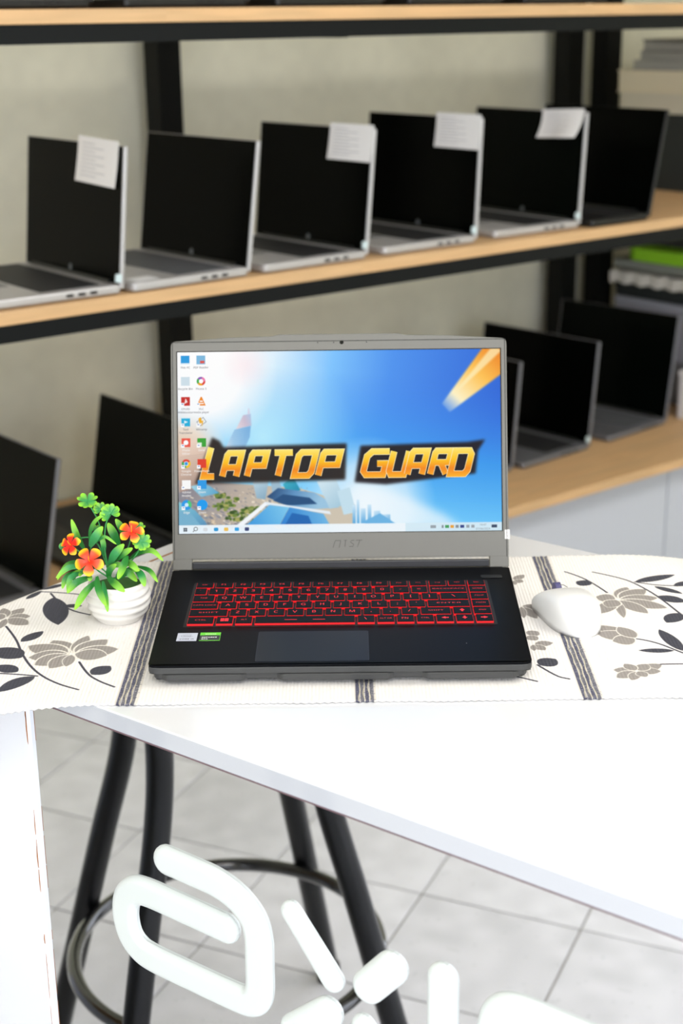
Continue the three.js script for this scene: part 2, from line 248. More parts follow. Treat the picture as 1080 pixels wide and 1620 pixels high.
{
  const tex = canvas(2048, 740, (g, w, h) => {
    const X = mm => (mm / 1000 - CX0) / (CX1 - CX0) * w, Z = mm => (mm / 1000 - CZ0) / (CZ1 - CZ0) * h, k = w / (CX1 - CX0) / 1000;
    g.fillStyle = '#eeebe7'; g.fillRect(0, 0, w, h);
    for (let i = 0; i < 9000; i++) { g.fillStyle = rnd() < 0.5 ? 'rgba(246,242,234,0.4)' : 'rgba(214,208,202,0.35)'; g.fillRect(rnd() * w, rnd() * h, 2, 3 + rnd() * 8); }
    const leaf = (x0, y0, x1, y1, wd, col) => {
      const dx = x1 - x0, dy = y1 - y0, px = -dy, py = dx, l = Math.hypot(dx, dy), s = wd / l * 0.62 * (Math.abs(dx) * 2.3 + Math.abs(dy)) / l / 1.5;
      g.fillStyle = col; g.beginPath(); g.moveTo(x0, y0);
      g.bezierCurveTo(x0 + dx * 0.2 + px * s, y0 + dy * 0.2 + py * s, x0 + dx * 0.7 + px * s, y0 + dy * 0.7 + py * s, x1, y1);
      g.bezierCurveTo(x0 + dx * 0.75 - px * s, y0 + dy * 0.75 - py * s, x0 + dx * 0.2 - px * s, y0 + dy * 0.2 - py * s, x0, y0); g.fill();
    };
    for (const [c, tips, wd] of MOTIF.greys) for (const t of tips) {
      const x0 = X(c[0]), y0 = Z(c[1]), x1 = X(t[0]), y1 = Z(t[1]), f = 0.04;
      leaf(x0 + (x1 - x0) * f, y0 + (y1 - y0) * f, x1, y1, wd * k * 1.22, '#e6e1d8'); leaf(x0 + (x1 - x0) * (f + 0.05), y0 + (y1 - y0) * (f + 0.05), x0 + (x1 - x0) * 0.97, y0 + (y1 - y0) * 0.97, wd * k * 1.05, '#918b86');
    }
    g.lineCap = 'round'; g.lineJoin = 'round'; g.strokeStyle = '#2f2f3c';
    for (const s of MOTIF.stems) { g.lineWidth = 2.3 * k; g.beginPath(); g.moveTo(X(s[0][0]), Z(s[0][1])); for (let i = 1; i < s.length - 1; i++) g.quadraticCurveTo(X(s[i][0]), Z(s[i][1]), (X(s[i][0]) + X(s[i + 1][0])) / 2, (Z(s[i][1]) + Z(s[i + 1][1])) / 2); const e = s[s.length - 1]; g.lineTo(X(e[0]), Z(e[1])); g.stroke(); }
    for (const [a, b, c, d, wd] of MOTIF.leaves) leaf(X(a), Z(b), X(c), Z(d), wd * k, '#33343f');
    // woven bands with wavy yellow threads
    for (const bxm of [-407, -194, 19, 221]) {
      const x = X(bxm), bw = 17 * k;
      g.fillStyle = '#ddd7cd'; g.fillRect(x - bw / 2 - 3, 0, bw + 6, h);
      for (let q = 0; q < 4; q++) { g.fillStyle = q % 2 ? '#64646e' : '#4a4b60'; g.fillRect(x - bw / 2 + q * bw / 4, 0, bw / 4 - 1.6, h); }
      for (let i = 0; i < 1500; i++) { g.fillStyle = rnd() < 0.5 ? 'rgba(205,200,200,0.5)' : 'rgba(40,42,70,0.6)'; g.fillRect(x - bw / 2 + rnd() * bw, rnd() * h, 2, 2); }
      g.strokeStyle = '#cfc6a6'; g.lineWidth = 1.7;
      for (let q = 1; q < 4; q++) { g.beginPath(); for (let y = 0; y <= h; y += 6) { const xx = x - bw / 2 + q * bw / 4 - 1 + Math.sin(y * 0.09 + q * 2) * 1.3 + Math.sin(y * 0.031 + q) * 1.0; y ? g.lineTo(xx, y) : g.moveTo(xx, y); } g.stroke(); }
    }
    // light warp threads crossing the print
    g.globalAlpha = 0.16; g.fillStyle = '#ffffff'; for (let y = 0; y < h; y += 4) g.fillRect(0, y, w, 1.4); g.globalAlpha = 1;
  });
  const rib = dataTex(64, 64, (i, j) => { const v = 0.5 + 0.5 * Math.sin(i / 64 * 6.28319 * 2), t = 0.5 + 0.5 * Math.sin(j / 64 * 6.28319 * 4 + (i < 32 ? 0 : Math.PI)); const r = 0.72 * v + 0.28 * t; return [r, r, r]; });
  rib.repeat.set((CX1 - CX0) / 0.0066, (CZ1 - CZ0) / 0.0066);
  const cm = new THREE.MeshPhysicalMaterial({ map: tex, roughness: 0.95, bumpMap: rib, bumpScale: 0.0004, sheen: 0.3, sheenRoughness: 0.8 });
  const nX = 300, nZ = 96, pos = [], uv = [], idx = [], th = 0.0013;
  const row = nX + 1;
  for (const side of [1, 0]) for (let j = 0; j <= nZ; j++) for (let i = 0; i <= nX; i++) {
    let x = CX0 + (CX1 - CX0) * i / nX, z = CZ0 + (CZ1 - CZ0) * j / nZ;
    uv.push((x - CX0) / (CX1 - CX0), 1 - (z - CZ0) / (CZ1 - CZ0));
    const e = Math.max(0, Math.abs(j / nZ - 0.5) * 2 - 0.97) / 0.03;
    z += e * ((i % 2 ? 0.0011 : -0.0011) + 0.0022 * (N16(i / 9, j > 48 ? 3 : 8) - 0.5)) + 0.006 * (N16(i / 42, 2) - 0.5) * (j / nZ < 0.5 ? 1 - 2 * j / nZ : 0);
    let y = TOP + 0.0001 + side * th + 0.0006 * N16(i / 14, j / 10);
    const n = x * nx + z * nz, u = x * ux + z * uz;
    // beyond the table's edges the cloth sags; over the short end it hangs down
    const of = Math.max(0, n - NF), ob = Math.max(0, NB - n), oe = Math.max(0, UL - 0.004 - u);
    y -= 2.7 * of * of + 2.2 * ob * ob;
    if (oe > 0) { const R = 0.012, a = Math.min(oe / R, 1.5), over = Math.max(0, oe - 1.5 * R), back = oe - R * Math.sin(a) - over * 0.07; x += ux * back; z += uz * back; y -= R * (1 - Math.cos(a)) + over; }
    pos.push(x, y - TOP, z + 1.41);
  }
  const half = row * (nZ + 1);
  for (let j = 0; j < nZ; j++) for (let i = 0; i < nX; i++) { const a = j * row + i, b = a + 1, c = a + row, d = c + 1; idx.push(a, c, b, b, c, d); idx.push(half + a, half + b, half + c, half + b, half + d, half + c); }
  const rim = (a, b) => idx.push(a, b, half + a, b, half + b, half + a);
  for (let i = 0; i < nX; i++) { rim(i, i + 1); rim(nZ * row + i + 1, nZ * row + i); }
  for (let j = 0; j < nZ; j++) { rim((j + 1) * row, j * row); rim(j * row + nX, (j + 1) * row + nX); }
  const g = new THREE.BufferGeometry(); g.setAttribute('position', new THREE.Float32BufferAttribute(pos, 3)); g.setAttribute('uv', new THREE.Float32BufferAttribute(uv, 2)); g.setIndex(idx); g.computeVertexNormals();
  const c = obj('table_runner', g, cm); c.position.set(0, TOP, -1.41);
  tag(c, 'cream woven table runner with dark leaves and grey flowers under the laptop', 'table runner');
}
// ------------------------------------------------------------------ the laptop on display
const DECK = 0.020;
{
  const lap = thing('gaming_laptop', 'open black laptop with red-lit keys and bright desktop, centre of the runner', 'laptop', new THREE.Vector3(-0.0033, TOP + 0.0019, -1.2621), rad(-0.4));
  const lidM = std(0x6a6963, 0.45, { bumpMap: dataTex(64, 64, () => { const v = rnd(); return [v, v, v]; }), bumpScale: 0.00003 });
  const deckM = phy(0x040509, 0.42, { specularIntensity: 0.14 }), bodyM = std(0x3a3b3b, 0.45), darkM = std(0x08090b, 0.5), gapM = std(0x040405, 0.8);
  const out = [[-0.1745, -0.004], [-0.168, 0], [0.168, 0], [0.1745, -0.004], [0.1785, -0.249], [-0.1785, -0.249]];
  const ins = (d) => out.map(([x, z]) => [x * (1 - d / 0.175), z < -0.1 ? z + d * 0.3 : z - d]);
  obj('deck', slab(out, DECK - 0.002, DECK, [0.004, 0.006, 0.006, 0.004, 0.003, 0.003], 0.0006, 2), deckM, lap);
  obj('base', [slab(out, 0.0115, DECK - 0.0021, [0.004, 0.006, 0.006, 0.004, 0.003, 0.003], 0.0009, 2), slab(ins(0.004), 0.0045, 0.0114, 0.004, 0.0012, 2), slab(ins(0.011), 0.0030, 0.0046, 0.004, 0.0006, 1)], bodyM, lap, 'dark grey underside with chamfered front');
  for (const [a, b] of [[-0.165, -0.082], [-0.060, 0.052], [0.072, 0.165]]) obj('front_lip', slab([[a, -0.006], [a + 0.008, -0.0002], [b - 0.008, -0.0002], [b, -0.006]], 0.0042, 0.0108, 0.002, 0.0008, 1), bodyM, lap);
  for (const [x, z] of [[-0.13, -0.02], [0.13, -0.02], [-0.13, -0.225], [0.13, -0.225]]) obj('rubber_foot', rb(0.05, 0.0034, 0.012, 0.0012, x, 0.0017, z, 1), M.rubber, lap);
  // keyboard well, one red-skirted cap for every key
  obj('keyboard_well', slab([[-0.1515, -0.0905], [0.1515, -0.0905], [0.1515, -0.2105], [-0.1515, -0.2105]], DECK - 0.0002, DECK + 0.00015, 0.003), std(0x08080a, 0.6), lap);
  const U = 0.0199, ROWS = [
    ['ESC', 'F1', 'F2', 'F3', 'F4', 'F5', 'F6', 'F7', 'F8', 'F9', 'F10', 'F11', 'F12', 'PRT', 'DEL'].map(t => [t, 1]),
    [['`', 0.72], ...'1234567890-='.split('').map(t => [t, 0.94]), ['BACKSPACE', 2], ['HOME', 1]],
    [['TAB', 1.2], ...'QWERTYUIOP[]'.split('').map(t => [t, 0.94]), ['\\', 1.52], ['PGUP', 1]],
    [['CAPS LOCK', 1.45], ...'ASDFGHJKL;\''.split('').map(t => [t, 0.94]), ['ENTER', 2.21], ['PGDN', 1]],
    [['SHIFT', 2], ...'ZXCVBNM,./'.split('').map(t => [t, 0.94]), ['SHIFT', 1.6], ['UP', 1], ['END', 1]],
    [['CTRL', 1.4], ['WIN', 0.94], ['ALT', 0.94], ['SPACE', 5], ['\\', 0.96], ['ALT GR', 0.96], ['FN', 0.96], ['CTRL', 0.96], ['LEFT', 0.96], ['DOWN', 0.96], ['RIGHT', 0.96]]];
  const CW = 14, CH = 128, cell = 128;
  const names = ROWS.flat().map(k => k[0]);
  const atlas = canvas(CW * cell, 7 * cell, (g) => {
    g.fillStyle = '#000'; g.fillRect(0, 0, CW * cell, 7 * cell); g.fillStyle = '#ff3540'; g.strokeStyle = '#ff3540'; g.textBaseline = 'middle'; g.textAlign = 'center';
    names.forEach((t, i) => {
      const x = (i % CW) * cell, y = Math.floor(i / CW) * cell, cx = x + 64, cy = y + 64;
      if (t === 'WIN') { for (const [a, b] of [[-1, -1], [1, -1], [-1, 1], [1, 1]]) g.fillRect(cx - 14 + a * 15, cy - 12 + b * 14, 27, 25); return; }
      if (t === 'SPACE') { g.fillRect(cx - 26, cy + 6, 16, 7); g.fillRect(cx + 10, cy + 6, 16, 7); return; }
      if (['UP', 'DOWN', 'LEFT', 'RIGHT'].includes(t)) { g.save(); g.translate(cx, cy); g.rotate({ UP: 0, RIGHT: 1, DOWN: 2, LEFT: 3 }[t] * Math.PI / 2); g.beginPath(); g.moveTo(0, -26); g.lineTo(20, 4); g.lineTo(-20, 4); g.fill(); g.fillRect(-7, 4, 14, 22); g.restore(); return; }
      const long = t.length > 2; g.font = (long ? '27px' : t.length > 1 ? '44px' : '56px') + ' sans-serif'; g.fillText(t, cx - (long ? 0 : 4), cy, 116);
    });
  });
  const capM = new THREE.MeshPhysicalMaterial({ color: 0x0c0d12, roughness: 0.5, specularIntensity: 0.15, emissive: 0xffffff, emissiveMap: atlas, emissiveIntensity: 1.3 });
  const skirtM = new THREE.MeshStandardMaterial({ color: 0x5a0508, roughness: 0.5, emissive: 0xff1520, emissiveIntensity: 0.85 });
  const skirts = {}, pitchZ = 0.0194;
  let ki = 0;
  ROWS.forEach((rw, r) => {
    let x = -0.14925; const fr = r === 0, z = -0.2085 + pitchZ * (r + 0.5);
    for (const [, un] of rw) {
      const w = un * U - 0.0030, d = fr ? 0.0135 : 0.0160, cz = z + (fr ? 0.0015 : 0), c = (ki % CW), rr = Math.floor(ki / CW); ki++;
      const kx = x + un * U / 2; x += un * U;
      // cap with slightly smaller top
      const g = new THREE.BoxGeometry(w, 0.0009, d), p = g.attributes.position, nn = g.attributes.normal, uv = g.attributes.uv;
      for (let i = 0; i < p.count; i++) if (p.getY(i) > 0) { p.setX(i, p.getX(i) - Math.sign(p.getX(i)) * 0.0005); p.setZ(i, p.getZ(i) - Math.sign(p.getZ(i)) * 0.0004); }
      for (let i = 0; i < p.count; i++) {
        if (nn.getY(i) > 0.5) { const asp = w / d, a = p.getX(i) / w * Math.max(1, asp), b = -p.getZ(i) / d * Math.max(1, 1 / asp) * 1.0; uv.setXY(i, (c + 0.5 + Math.max(-0.49, Math.min(0.49, a * 0.9))) / CW, 1 - (rr + 0.5 - b * 0.9) / 7); }
        else uv.setXY(i, (c + 0.01) / CW, 1 - (rr + 0.01) / 7);
      }
      if (w / d > 1.15) for (let i = 0; i < p.count; i++) if (nn.getY(i) > 0.5) { const a = p.getX(i) > 0 ? 0.49 : -0.49; uv.setXY(i, (c + 0.5 + a) / CW, uv.getY(i)); }
      g.computeVertexNormals();
      const key = obj('key', g, capM, lap); key.position.set(kx, DECK + 0.0027, cz);
      const sk = `${un}_${fr}`; skirts[sk] ??= bx(w + 0.0003, 0.0020, d + 0.0003);
      obj('key_skirt', skirts[sk], skirtM, key).position.y = -0.00146;
    }
  });
  // touchpad, stickers, power key
  const tp = [[-0.0775, -0.0072], [0.0268, -0.0072], [0.0268, -0.0777], [-0.0775, -0.0777]];
  obj('touchpad_rim', slab(tp, DECK, DECK + 0.0003, 0.003), phy(0x2a2d36, 0.4, { specularIntensity: 0.3 }), lap);
  obj('touchpad', slab(tp.map(([x, z]) => [x + (x > 0 ? -0.0006 : 0.0006), z + (z < -0.05 ? 0.0006 : -0.0006)]), DECK + 0.0001, DECK + 0.00045, 0.0028), phy(0x0d0f17, 0.35, { specularIntensity: 0.35 }), lap);
  const stick = (x0, z0, w, d, draw, label) => { const g = bx(w, 0.0002, d); const m = obj('sticker', g, std(0xffffff, 0.35, { map: canvas(256, Math.round(256 * d / w), draw) }), lap, label); m.position.set(x0 + w / 2, DECK + 0.00012, z0 + d / 2); };
  stick(-0.1545, -0.0762, 0.0190, 0.0190, (g, w, h) => { g.fillStyle = '#c3c7d6'; g.fillRect(0, 0, w, h); g.strokeStyle = '#6f7485'; g.lineWidth = 5; g.beginPath(); g.ellipse(w / 2, h * 0.36, w * 0.3, h * 0.17, -0.1, 0.4, 5.6); g.stroke(); g.fillStyle = '#6a6f80'; g.font = 'bold 46px sans-serif'; g.textAlign = 'center'; g.fillText('intel', w / 2, h * 0.44); g.fillStyle = '#4a4e60'; g.font = 'bold 50px sans-serif'; g.fillText('CORE i5', w / 2, h * 0.84); }, 'silver processor sticker');
  stick(-0.1330, -0.0770, 0.0195, 0.0198, (g, w, h) => { g.fillStyle = '#17181c'; g.fillRect(0, 0, w, h); g.fillStyle = '#63d31c'; g.fillRect(0, 0, w, h * 0.34); g.fillRect(0, h * 0.94, w, h * 0.06); g.fillRect(w - 5, 0, 5, h); g.fillStyle = '#e9ffd8'; g.font = 'bold 40px sans-serif'; g.fillText('NVIDIA', 60, h * 0.25); g.fillStyle = '#ffffff'; g.font = 'bold 44px sans-serif'; g.fillText('GEFORCE', 22, h * 0.64); g.fillText('GTX', 22, h * 0.84); }, 'green and black graphics sticker');
  obj('power_key', slab([[0.146, -0.2165], [0.168, -0.2165], [0.168, -0.2245], [0.146, -0.2245]], DECK, DECK + 0.0007, 0.002, 0.0003, 1), darkM, lap);
  obj('status_light', cyl(0.0005, 0.0005, 0.0003, 10, 0.118, DECK + 0.0002, -0.045), std(0x888888, 0.4), lap);
  // hinge bar across the back
  obj('hinge_bar', rb(0.3150, 0.0076, 0.0042, 0.001, 0, DECK + 0.0038, -0.2532, 2), std(0x3c3d40, 0.4), lap);
  obj('rear_vent', slab([[-0.174, -0.2465], [0.174, -0.2465], [0.172, -0.262], [-0.172, -0.262]], 0.004, DECK - 0.003, 0.003, 0.001, 1), bodyM, lap);
  // lid
  const tilt = rad(18.5), lidTop = [[-0.1785, 0.0113], [0.1785, 0.0113], [0.1785, 0.2430], [0.1170, 0.2468], [0.0700, 0.2478], [0.0630, 0.2496], [-0.0630, 0.2496], [-0.0700, 0.2478], [-0.1170, 0.2468], [-0.1785, 0.2430]];
  const rr = [0.002, 0.002, 0.006, 0, 0.002, 0.002, 0.002, 0.002, 0, 0.006];
  const front = poly(lidTop, rr), SWX = 0.1725, SY0 = 0.0380, SY1 = 0.2325;
  front.holes.push(new THREE.Path([[-SWX, SY0], [-SWX, SY1], [SWX, SY1], [SWX, SY0]].map(p => v2(...p))));
  const lid = obj('lid', [extr(front, 0.0016, 0.0005, 1).translate(0, 0, -0.0016), extr(poly(lidTop, rr), 0.0048, 0.001, 2).translate(0, 0, -0.0064)], lidM, lap, 'dark grey screen lid with thin bezel');
  lid.position.set(0, DECK - 0.0004, -0.2505); lid.rotation.x = -tilt;
  for (const s of [-1, 1]) obj('hinge_knuckle', rb(0.0205, 0.0122, 0.0075, 0.001, s * 0.16825, 0.0059, -0.0036, 1), lidM, lid);
  obj('panel_border', bx(2 * SWX, SY1 - SY0, 0.0006, 0, (SY0 + SY1) / 2, -0.0014), gapM, lid);
  obj('lid_seam', [bx(0.3555, 0.0005, 0.0004, 0, 0.2422, 0.0001)].concat([-1, 1].map(s => bx(0.0005, 0.232, 0.0004, s * 0.1765, 0.1268, 0.0001))), gapM, lid);
  obj('webcam', cyl(0.0021, 0.0021, 0.0005, 24, 0, 0, 0).rotateX(Math.PI / 2).translate(0.0035, 0.2405, 0.0001), phy(0x050608, 0.1), lid);
  for (const x of [-0.022, -0.005, 0.030]) obj('microphone', cyl(0.0006, 0.0006, 0.0005, 10).rotateX(Math.PI / 2).translate(x, 0.2405, 0.0001), gapM, lid);
  // maker's mark below the screen, fine dark lines
  const mk = pts => extr(strokeShape(pts.map(([a, b]) => [0.0075 + (a - 512) / 9 * 0.00066, 0.0263 - (b - 205) / 9 * 0.00066]), 0.00026, false), 0.0003);
  obj('maker_mark', [mk([[302, 258], [318, 205], [337, 156]]), mk([[337, 156], [375, 160], [412, 156]]), mk([[412, 156], [404, 205], [388, 260]]), mk([[465, 156], [500, 156]]), mk([[484, 156], [478, 205], [474, 248]]), mk([[605, 158], [572, 158], [552, 180], [600, 214], [592, 244], [538, 246]]), mk([[634, 158], [722, 155]]), mk([[688, 158], [672, 205], [652, 252]])], std(0x37372f, 0.4), lid, 'fine dark letters of the maker on the bezel');
  obj('edge_label', rb(0.0052, 0.0100, 0.0080, 0.0003, 0.1772, 0.0345, -0.0038, 1), std(0xf4f4f2, 0.6, { map: canvas(64, 64, (g) => { g.fillStyle = '#f7f6f4'; g.fillRect(0, 0, 64, 64); g.strokeStyle = '#55555c'; g.lineWidth = 4; g.beginPath(); g.moveTo(20, 22); g.lineTo(30, 14); g.lineTo(34, 30); g.moveTo(28, 40); g.lineTo(40, 44); g.lineTo(36, 54); g.stroke(); }) }), lid, 'small white label wrapped on the lid edge');
  // the picture on the screen
  const SW = 1632, SHh = 920, shot = canvas(SW, SHh, (g) => {
    const X = px => (px - 280) / 513 * SW, Y = py => (py - 553.5) / 290 * SHh, k = SW / 513;
    const lg = (x0, y0, x1, y1, st) => { const q = g.createLinearGradient(X(x0), Y(y0), X(x1), Y(y1)); st.forEach(([t, c]) => q.addColorStop(t, c)); return q; };
    const rg = (x, y, r, st) => { const q = g.createRadialGradient(X(x), Y(y), 0, X(x), Y(y), r * k); st.forEach(([t, c]) => q.addColorStop(t, c)); return q; };
    const pg = (pts, c) => { g.fillStyle = c; g.beginPath(); pts.forEach(([a, b], i) => i ? g.lineTo(X(a), Y(b)) : g.moveTo(X(a), Y(b))); g.closePath(); g.fill(); };
    g.fillStyle = lg(330, 560, 790, 640, [[0, '#ffffff'], [0.22, '#e3f2ff'], [0.42, '#7fc4ff'], [0.62, '#4f94f0'], [1, '#2f68d8']]); g.fillRect(0, 0, SW, SHh);
    g.fillStyle = lg(700, 600, 680, 835, [[0, 'rgba(60,130,235,0)'], [0.55, 'rgba(64,170,245,0.75)'], [1, 'rgba(120,210,255,0.95)']]); g.fillRect(0, 0, SW, SHh);
    g.fillStyle = rg(415, 690, 150, [[0, 'rgba(190,240,255,0.9)'], [1, 'rgba(190,240,255,0)']]); g.fillRect(0, 0, SW, SHh);
    g.fillStyle = rg(320, 590, 120, [[0, 'rgba(255,255,255,1)'], [0.5, 'rgba(255,255,255,0.95)'], [1, 'rgba(255,255,255,0)']]); g.fillRect(0, 0, SW, SHh);
    g.fillStyle = rg(390, 575, 40, [[0, 'rgba(255,215,222,0.35)'], [1, 'rgba(255,205,215,0)']]); g.fillRect(0, 0, SW, SHh);
    g.fillStyle = rg(285, 720, 75, [[0, 'rgba(250,190,140,0.95)'], [0.6, 'rgba(253,220,190,0.7)'], [1, 'rgba(255,240,225,0)']]); g.fillRect(0, 0, SW, SHh);
    // haze over the land and pale cloud bank lower right
    g.fillStyle = rg(580, 800, 110, [[0, 'rgba(245,252,255,1)'], [0.6, 'rgba(220,242,255,0.75)'], [1, 'rgba(190,230,255,0)']]); g.fillRect(0, 0, SW, SHh);
    g.save(); g.filter = 'blur(22px)'; pg([[560, 765], [620, 780], [700, 816], [730, 840], [520, 840]], 'rgba(240,250,255,0.75)'); g.restore();
    // streak of golden light, upper right
    g.save(); g.filter = 'blur(5px)'; pg([[768, 548], [800, 548], [800, 590], [712, 654], [700, 640]], lg(790, 560, 700, 650, [[0, '#f08a25'], [0.35, '#ffc355'], [0.75, '#fff3c8'], [1, 'rgba(255,255,240,0.05)']]));
    pg([[782, 548], [796, 556], [728, 618], [716, 628]], 'rgba(255,240,190,0.75)'); g.restore();
    // leaning tower and city below
    g.save(); g.filter = 'blur(2.5px)';
    pg([[392, 644], [393.5, 644], [395, 654], [391, 654]], '#d9d3e6');
    pg([[384, 655], [396, 653], [397, 672], [372, 678]], lg(372, 670, 397, 660, [[0, '#e6d8de'], [0.6, '#cdbfd2'], [1, '#b4c6e4']]));
    pg([[370, 678], [396, 672], [394, 690], [384, 712], [374, 738], [340, 738], [356, 706]], lg(350, 700, 395, 690, [[0, '#e4eef8'], [0.4, '#a5cdec'], [1, '#7fb4e2']]));
    g.globalAlpha = 0.4; g.strokeStyle = '#6fa4d4'; g.lineWidth = 2.5; for (let i = 0; i < 16; i++) { const y = 680 + i * 3.6; g.beginPath(); g.moveTo(X(369 - i * 1.75), Y(y)); g.lineTo(X(395 - i * 1.3), Y(y - 5)); g.stroke(); } g.globalAlpha = 1;
    pg([[280, 702], [300, 696], [312, 690], [326, 712], [336, 776], [280, 795]], lg(285, 690, 320, 790, [[0, '#f4dccb'], [0.5, '#d2b6a4'], [1, '#8f7c78']]));
    g.globalAlpha = 0.35; g.strokeStyle = '#8a6f68'; g.lineWidth = 2; for (let i = 0; i < 20; i++) { g.beginPath(); g.moveTo(X(281), Y(722 + i * 3.4)); g.lineTo(X(322 + i * 0.6), Y(716 + i * 3.0)); g.stroke(); } g.globalAlpha = 1;
    // streets, roofs and trees running away from the viewer
    pg([[280, 778], [340, 762], [470, 772], [560, 800], [560, 832], [280, 832]], lg(300, 770, 420, 832, [[0, '#8d8a92'], [0.5, '#b9aca0'], [1, '#cfc4b2']]));
    for (let i = 0; i < 420; i++) { const y = 770 + rnd() * 62, x = 284 + rnd() * 200, q = (y - 765) / 60; g.save(); g.translate(X(x), Y(y)); g.rotate(0.42); g.fillStyle = ['#d9c3a5', '#84828c', '#c9b79d', '#a09ca0', '#efe2cd', '#6f7a88', '#8f969e'][Math.floor(rnd() * 7)]; g.fillRect(0, 0, (6 + rnd() * 20) * (0.4 + q), (3 + rnd() * 6) * (0.4 + q)); g.restore(); }
    for (const [cx, cy, n, sp] of [[352, 800, 34, 16], [372, 816, 40, 18], [396, 806, 30, 14], [346, 782, 16, 10], [408, 826, 22, 14], [364, 790, 12, 10]]) for (let i = 0; i < n; i++) { const a = rnd() * 6.28, r = Math.sqrt(rnd()) * sp; g.fillStyle = ['#52702f', '#71893f', '#3c5526', '#8f9c52', '#a9a860'][Math.floor(rnd() * 5)]; g.beginPath(); g.ellipse(X(cx + Math.cos(a) * r), Y(cy + Math.sin(a) * r * 0.42), 5 + rnd() * 9, 4 + rnd() * 5, 0, 0, 7); g.fill(); }
    pg([[280, 792], [306, 806], [322, 824], [326, 832], [280, 832]], lg(280, 790, 320, 832, [[0, '#8fd0da'], [0.5, '#6fb0cc'], [1, '#5c94bc']])); pg([[280, 806], [300, 812], [316, 832], [280, 832]], '#79b2cf'); pg([[299, 768], [322, 762], [345, 779], [316, 785]], lg(300, 765, 340, 782, [[0, '#a5d8ea'], [1, '#5fa6cc']]));
    // glass decks and towers in the middle distance
    pg([[398, 762], [412, 754], [424, 756], [418, 790], [404, 788]], lg(400, 755, 420, 790, [[0, '#c3dbe8'], [1, '#86a9bf']])); pg([[426, 756], [438, 752], [446, 780], [430, 786]], '#9dbccf'); pg([[446, 766], [462, 754], [474, 776], [454, 784]], lg(446, 756, 474, 782, [[0, '#45b9cd'], [1, '#1f86ac']]));
    pg([[420, 786], [438, 772], [496, 780], [536, 804], [470, 808]], lg(420, 772, 500, 806, [[0, '#1f3f6a'], [0.5, '#5f93c2'], [1, '#9cc6e2']])); pg([[430, 792], [446, 782], [488, 788], [500, 798], [452, 800]], '#27517f');
    pg([[370, 832], [417, 794], [424, 796], [382, 832]], '#f4f8fc'); pg([[417, 794], [520, 810], [522, 815], [420, 799]], '#e6eff7');
    pg([[386, 832], [424, 799], [456, 803], [440, 832]], lg(390, 830, 450, 800, [[0, '#3f9adf'], [1, '#7cc7ee']])); pg([[440, 832], [456, 803], [510, 814], [520, 832]], lg(440, 830, 510, 808, [[0, '#2b7fd0'], [1, '#6db6e6']])); pg([[448, 832], [460, 812], [486, 817], [492, 832]], '#2168b4');
    pg([[500, 762], [530, 757], [546, 800], [520, 806]], lg(500, 760, 540, 805, [[0, '#d8ebf4'], [1, '#a3c8dc']])); pg([[532, 778], [552, 772], [562, 812], [542, 816]], '#c4e0ee');
    for (const [x, y, w, h] of [[556, 800, 5, 30], [563, 792, 4, 38], [569, 806, 8, 24], [580, 800, 6, 30], [590, 810, 10, 20], [604, 816, 12, 14]]) { g.fillStyle = lg(x, y, x + w, y + h, [[0, '#d2eafa'], [1, '#5aa8de']]); g.fillRect(X(x), Y(y), w * k, h * k); }
    pg([[575, 826], [600, 814], [626, 832], [575, 832]], '#6db4e4');
    g.restore();
    // lettering: dark plate, then golden block letters
    g.save(); g.filter = 'blur(7px)';
    pg([[306, 764], [334, 690], [346, 696], [352, 706], [548, 702], [545, 760], [330, 764]], 'rgba(34,24,20,0.92)'); pg([[560, 764], [570, 706], [740, 702], [768, 698], [756, 716], [752, 752], [610, 768]], 'rgba(30,22,26,0.94)');
    g.restore();
    const glyph = { L: [[[0.1, -0.25], [0.05, 1], [1, 1]]], A: [[[0, 1], [0, 0.1], [0.1, 0], [1, 0], [1, 1]], [[0, 0.62], [1, 0.62]]], P: [[[0.02, 1], [0.02, 0.1], [0.1, 0], [1, 0], [1, 0.55], [0.02, 0.55]]], T: [[[0, 0], [1, 0]], [[0.5, 0], [0.5, 1]]], O: [[[0, 0.15], [0.15, 0], [1, 0], [1, 0.85], [0.85, 1], [0, 1], 'z']], G: [[[1, 0], [0.2, 0], [0, 0.2], [0, 0.85], [0.15, 1], [0.95, 1], [0.95, 0.52], [0.55, 0.52]]], U: [[[0, 0], [0, 0.85], [0.15, 1], [1, 1], [1, 0]]], R: [[[0.02, 1], [0.02, 0.1], [0.1, 0], [1, 0], [1, 0.5], [0.1, 0.5]], [[0.5, 0.5], [1, 1]]], D: [[[0, 0], [0.85, 0], [1, 0.15], [1, 0.85], [0.85, 1], [0, 1], 'z']] };
    const word = (L, y0, y1) => L.forEach(([ch, x0, x1]) => {
      const slant = 0.26, hh = y1 - y0, w = x1 - x0 - slant * hh, t = 9.0;
      for (const pass of [0, 1]) {
        g.lineJoin = 'miter'; g.lineCap = 'butt'; g.miterLimit = 3; g.lineWidth = (pass ? t : t + 1.6) * k;
        g.strokeStyle = pass ? lg(0, y0, 0, y1, [[0, '#ffe873'], [0.42, '#ffc21f'], [0.7, '#f58a1c'], [1, '#ffb52a']]) : '#fff1c0';
        for (const path of glyph[ch]) { g.beginPath(); path.forEach((p, i) => { if (p === 'z') return g.closePath(); const yy = y0 + t / 2 + p[1] * (hh - t), xx = x0 + t / 2 + p[0] * (w - t) + slant * (y1 - yy); i ? g.lineTo(X(xx), Y(yy)) : g.moveTo(X(xx), Y(yy)); }); g.stroke(); }
      }
    });
    word([['L', 313, 352], ['A', 344, 387], ['P', 383, 427], ['T', 418, 468], ['O', 458, 505], ['P', 496, 544]], 711, 757); word([['G', 567, 622], ['U', 608, 653], ['A', 638, 682], ['R', 674, 720], ['D', 706, 753]], 711, 757);
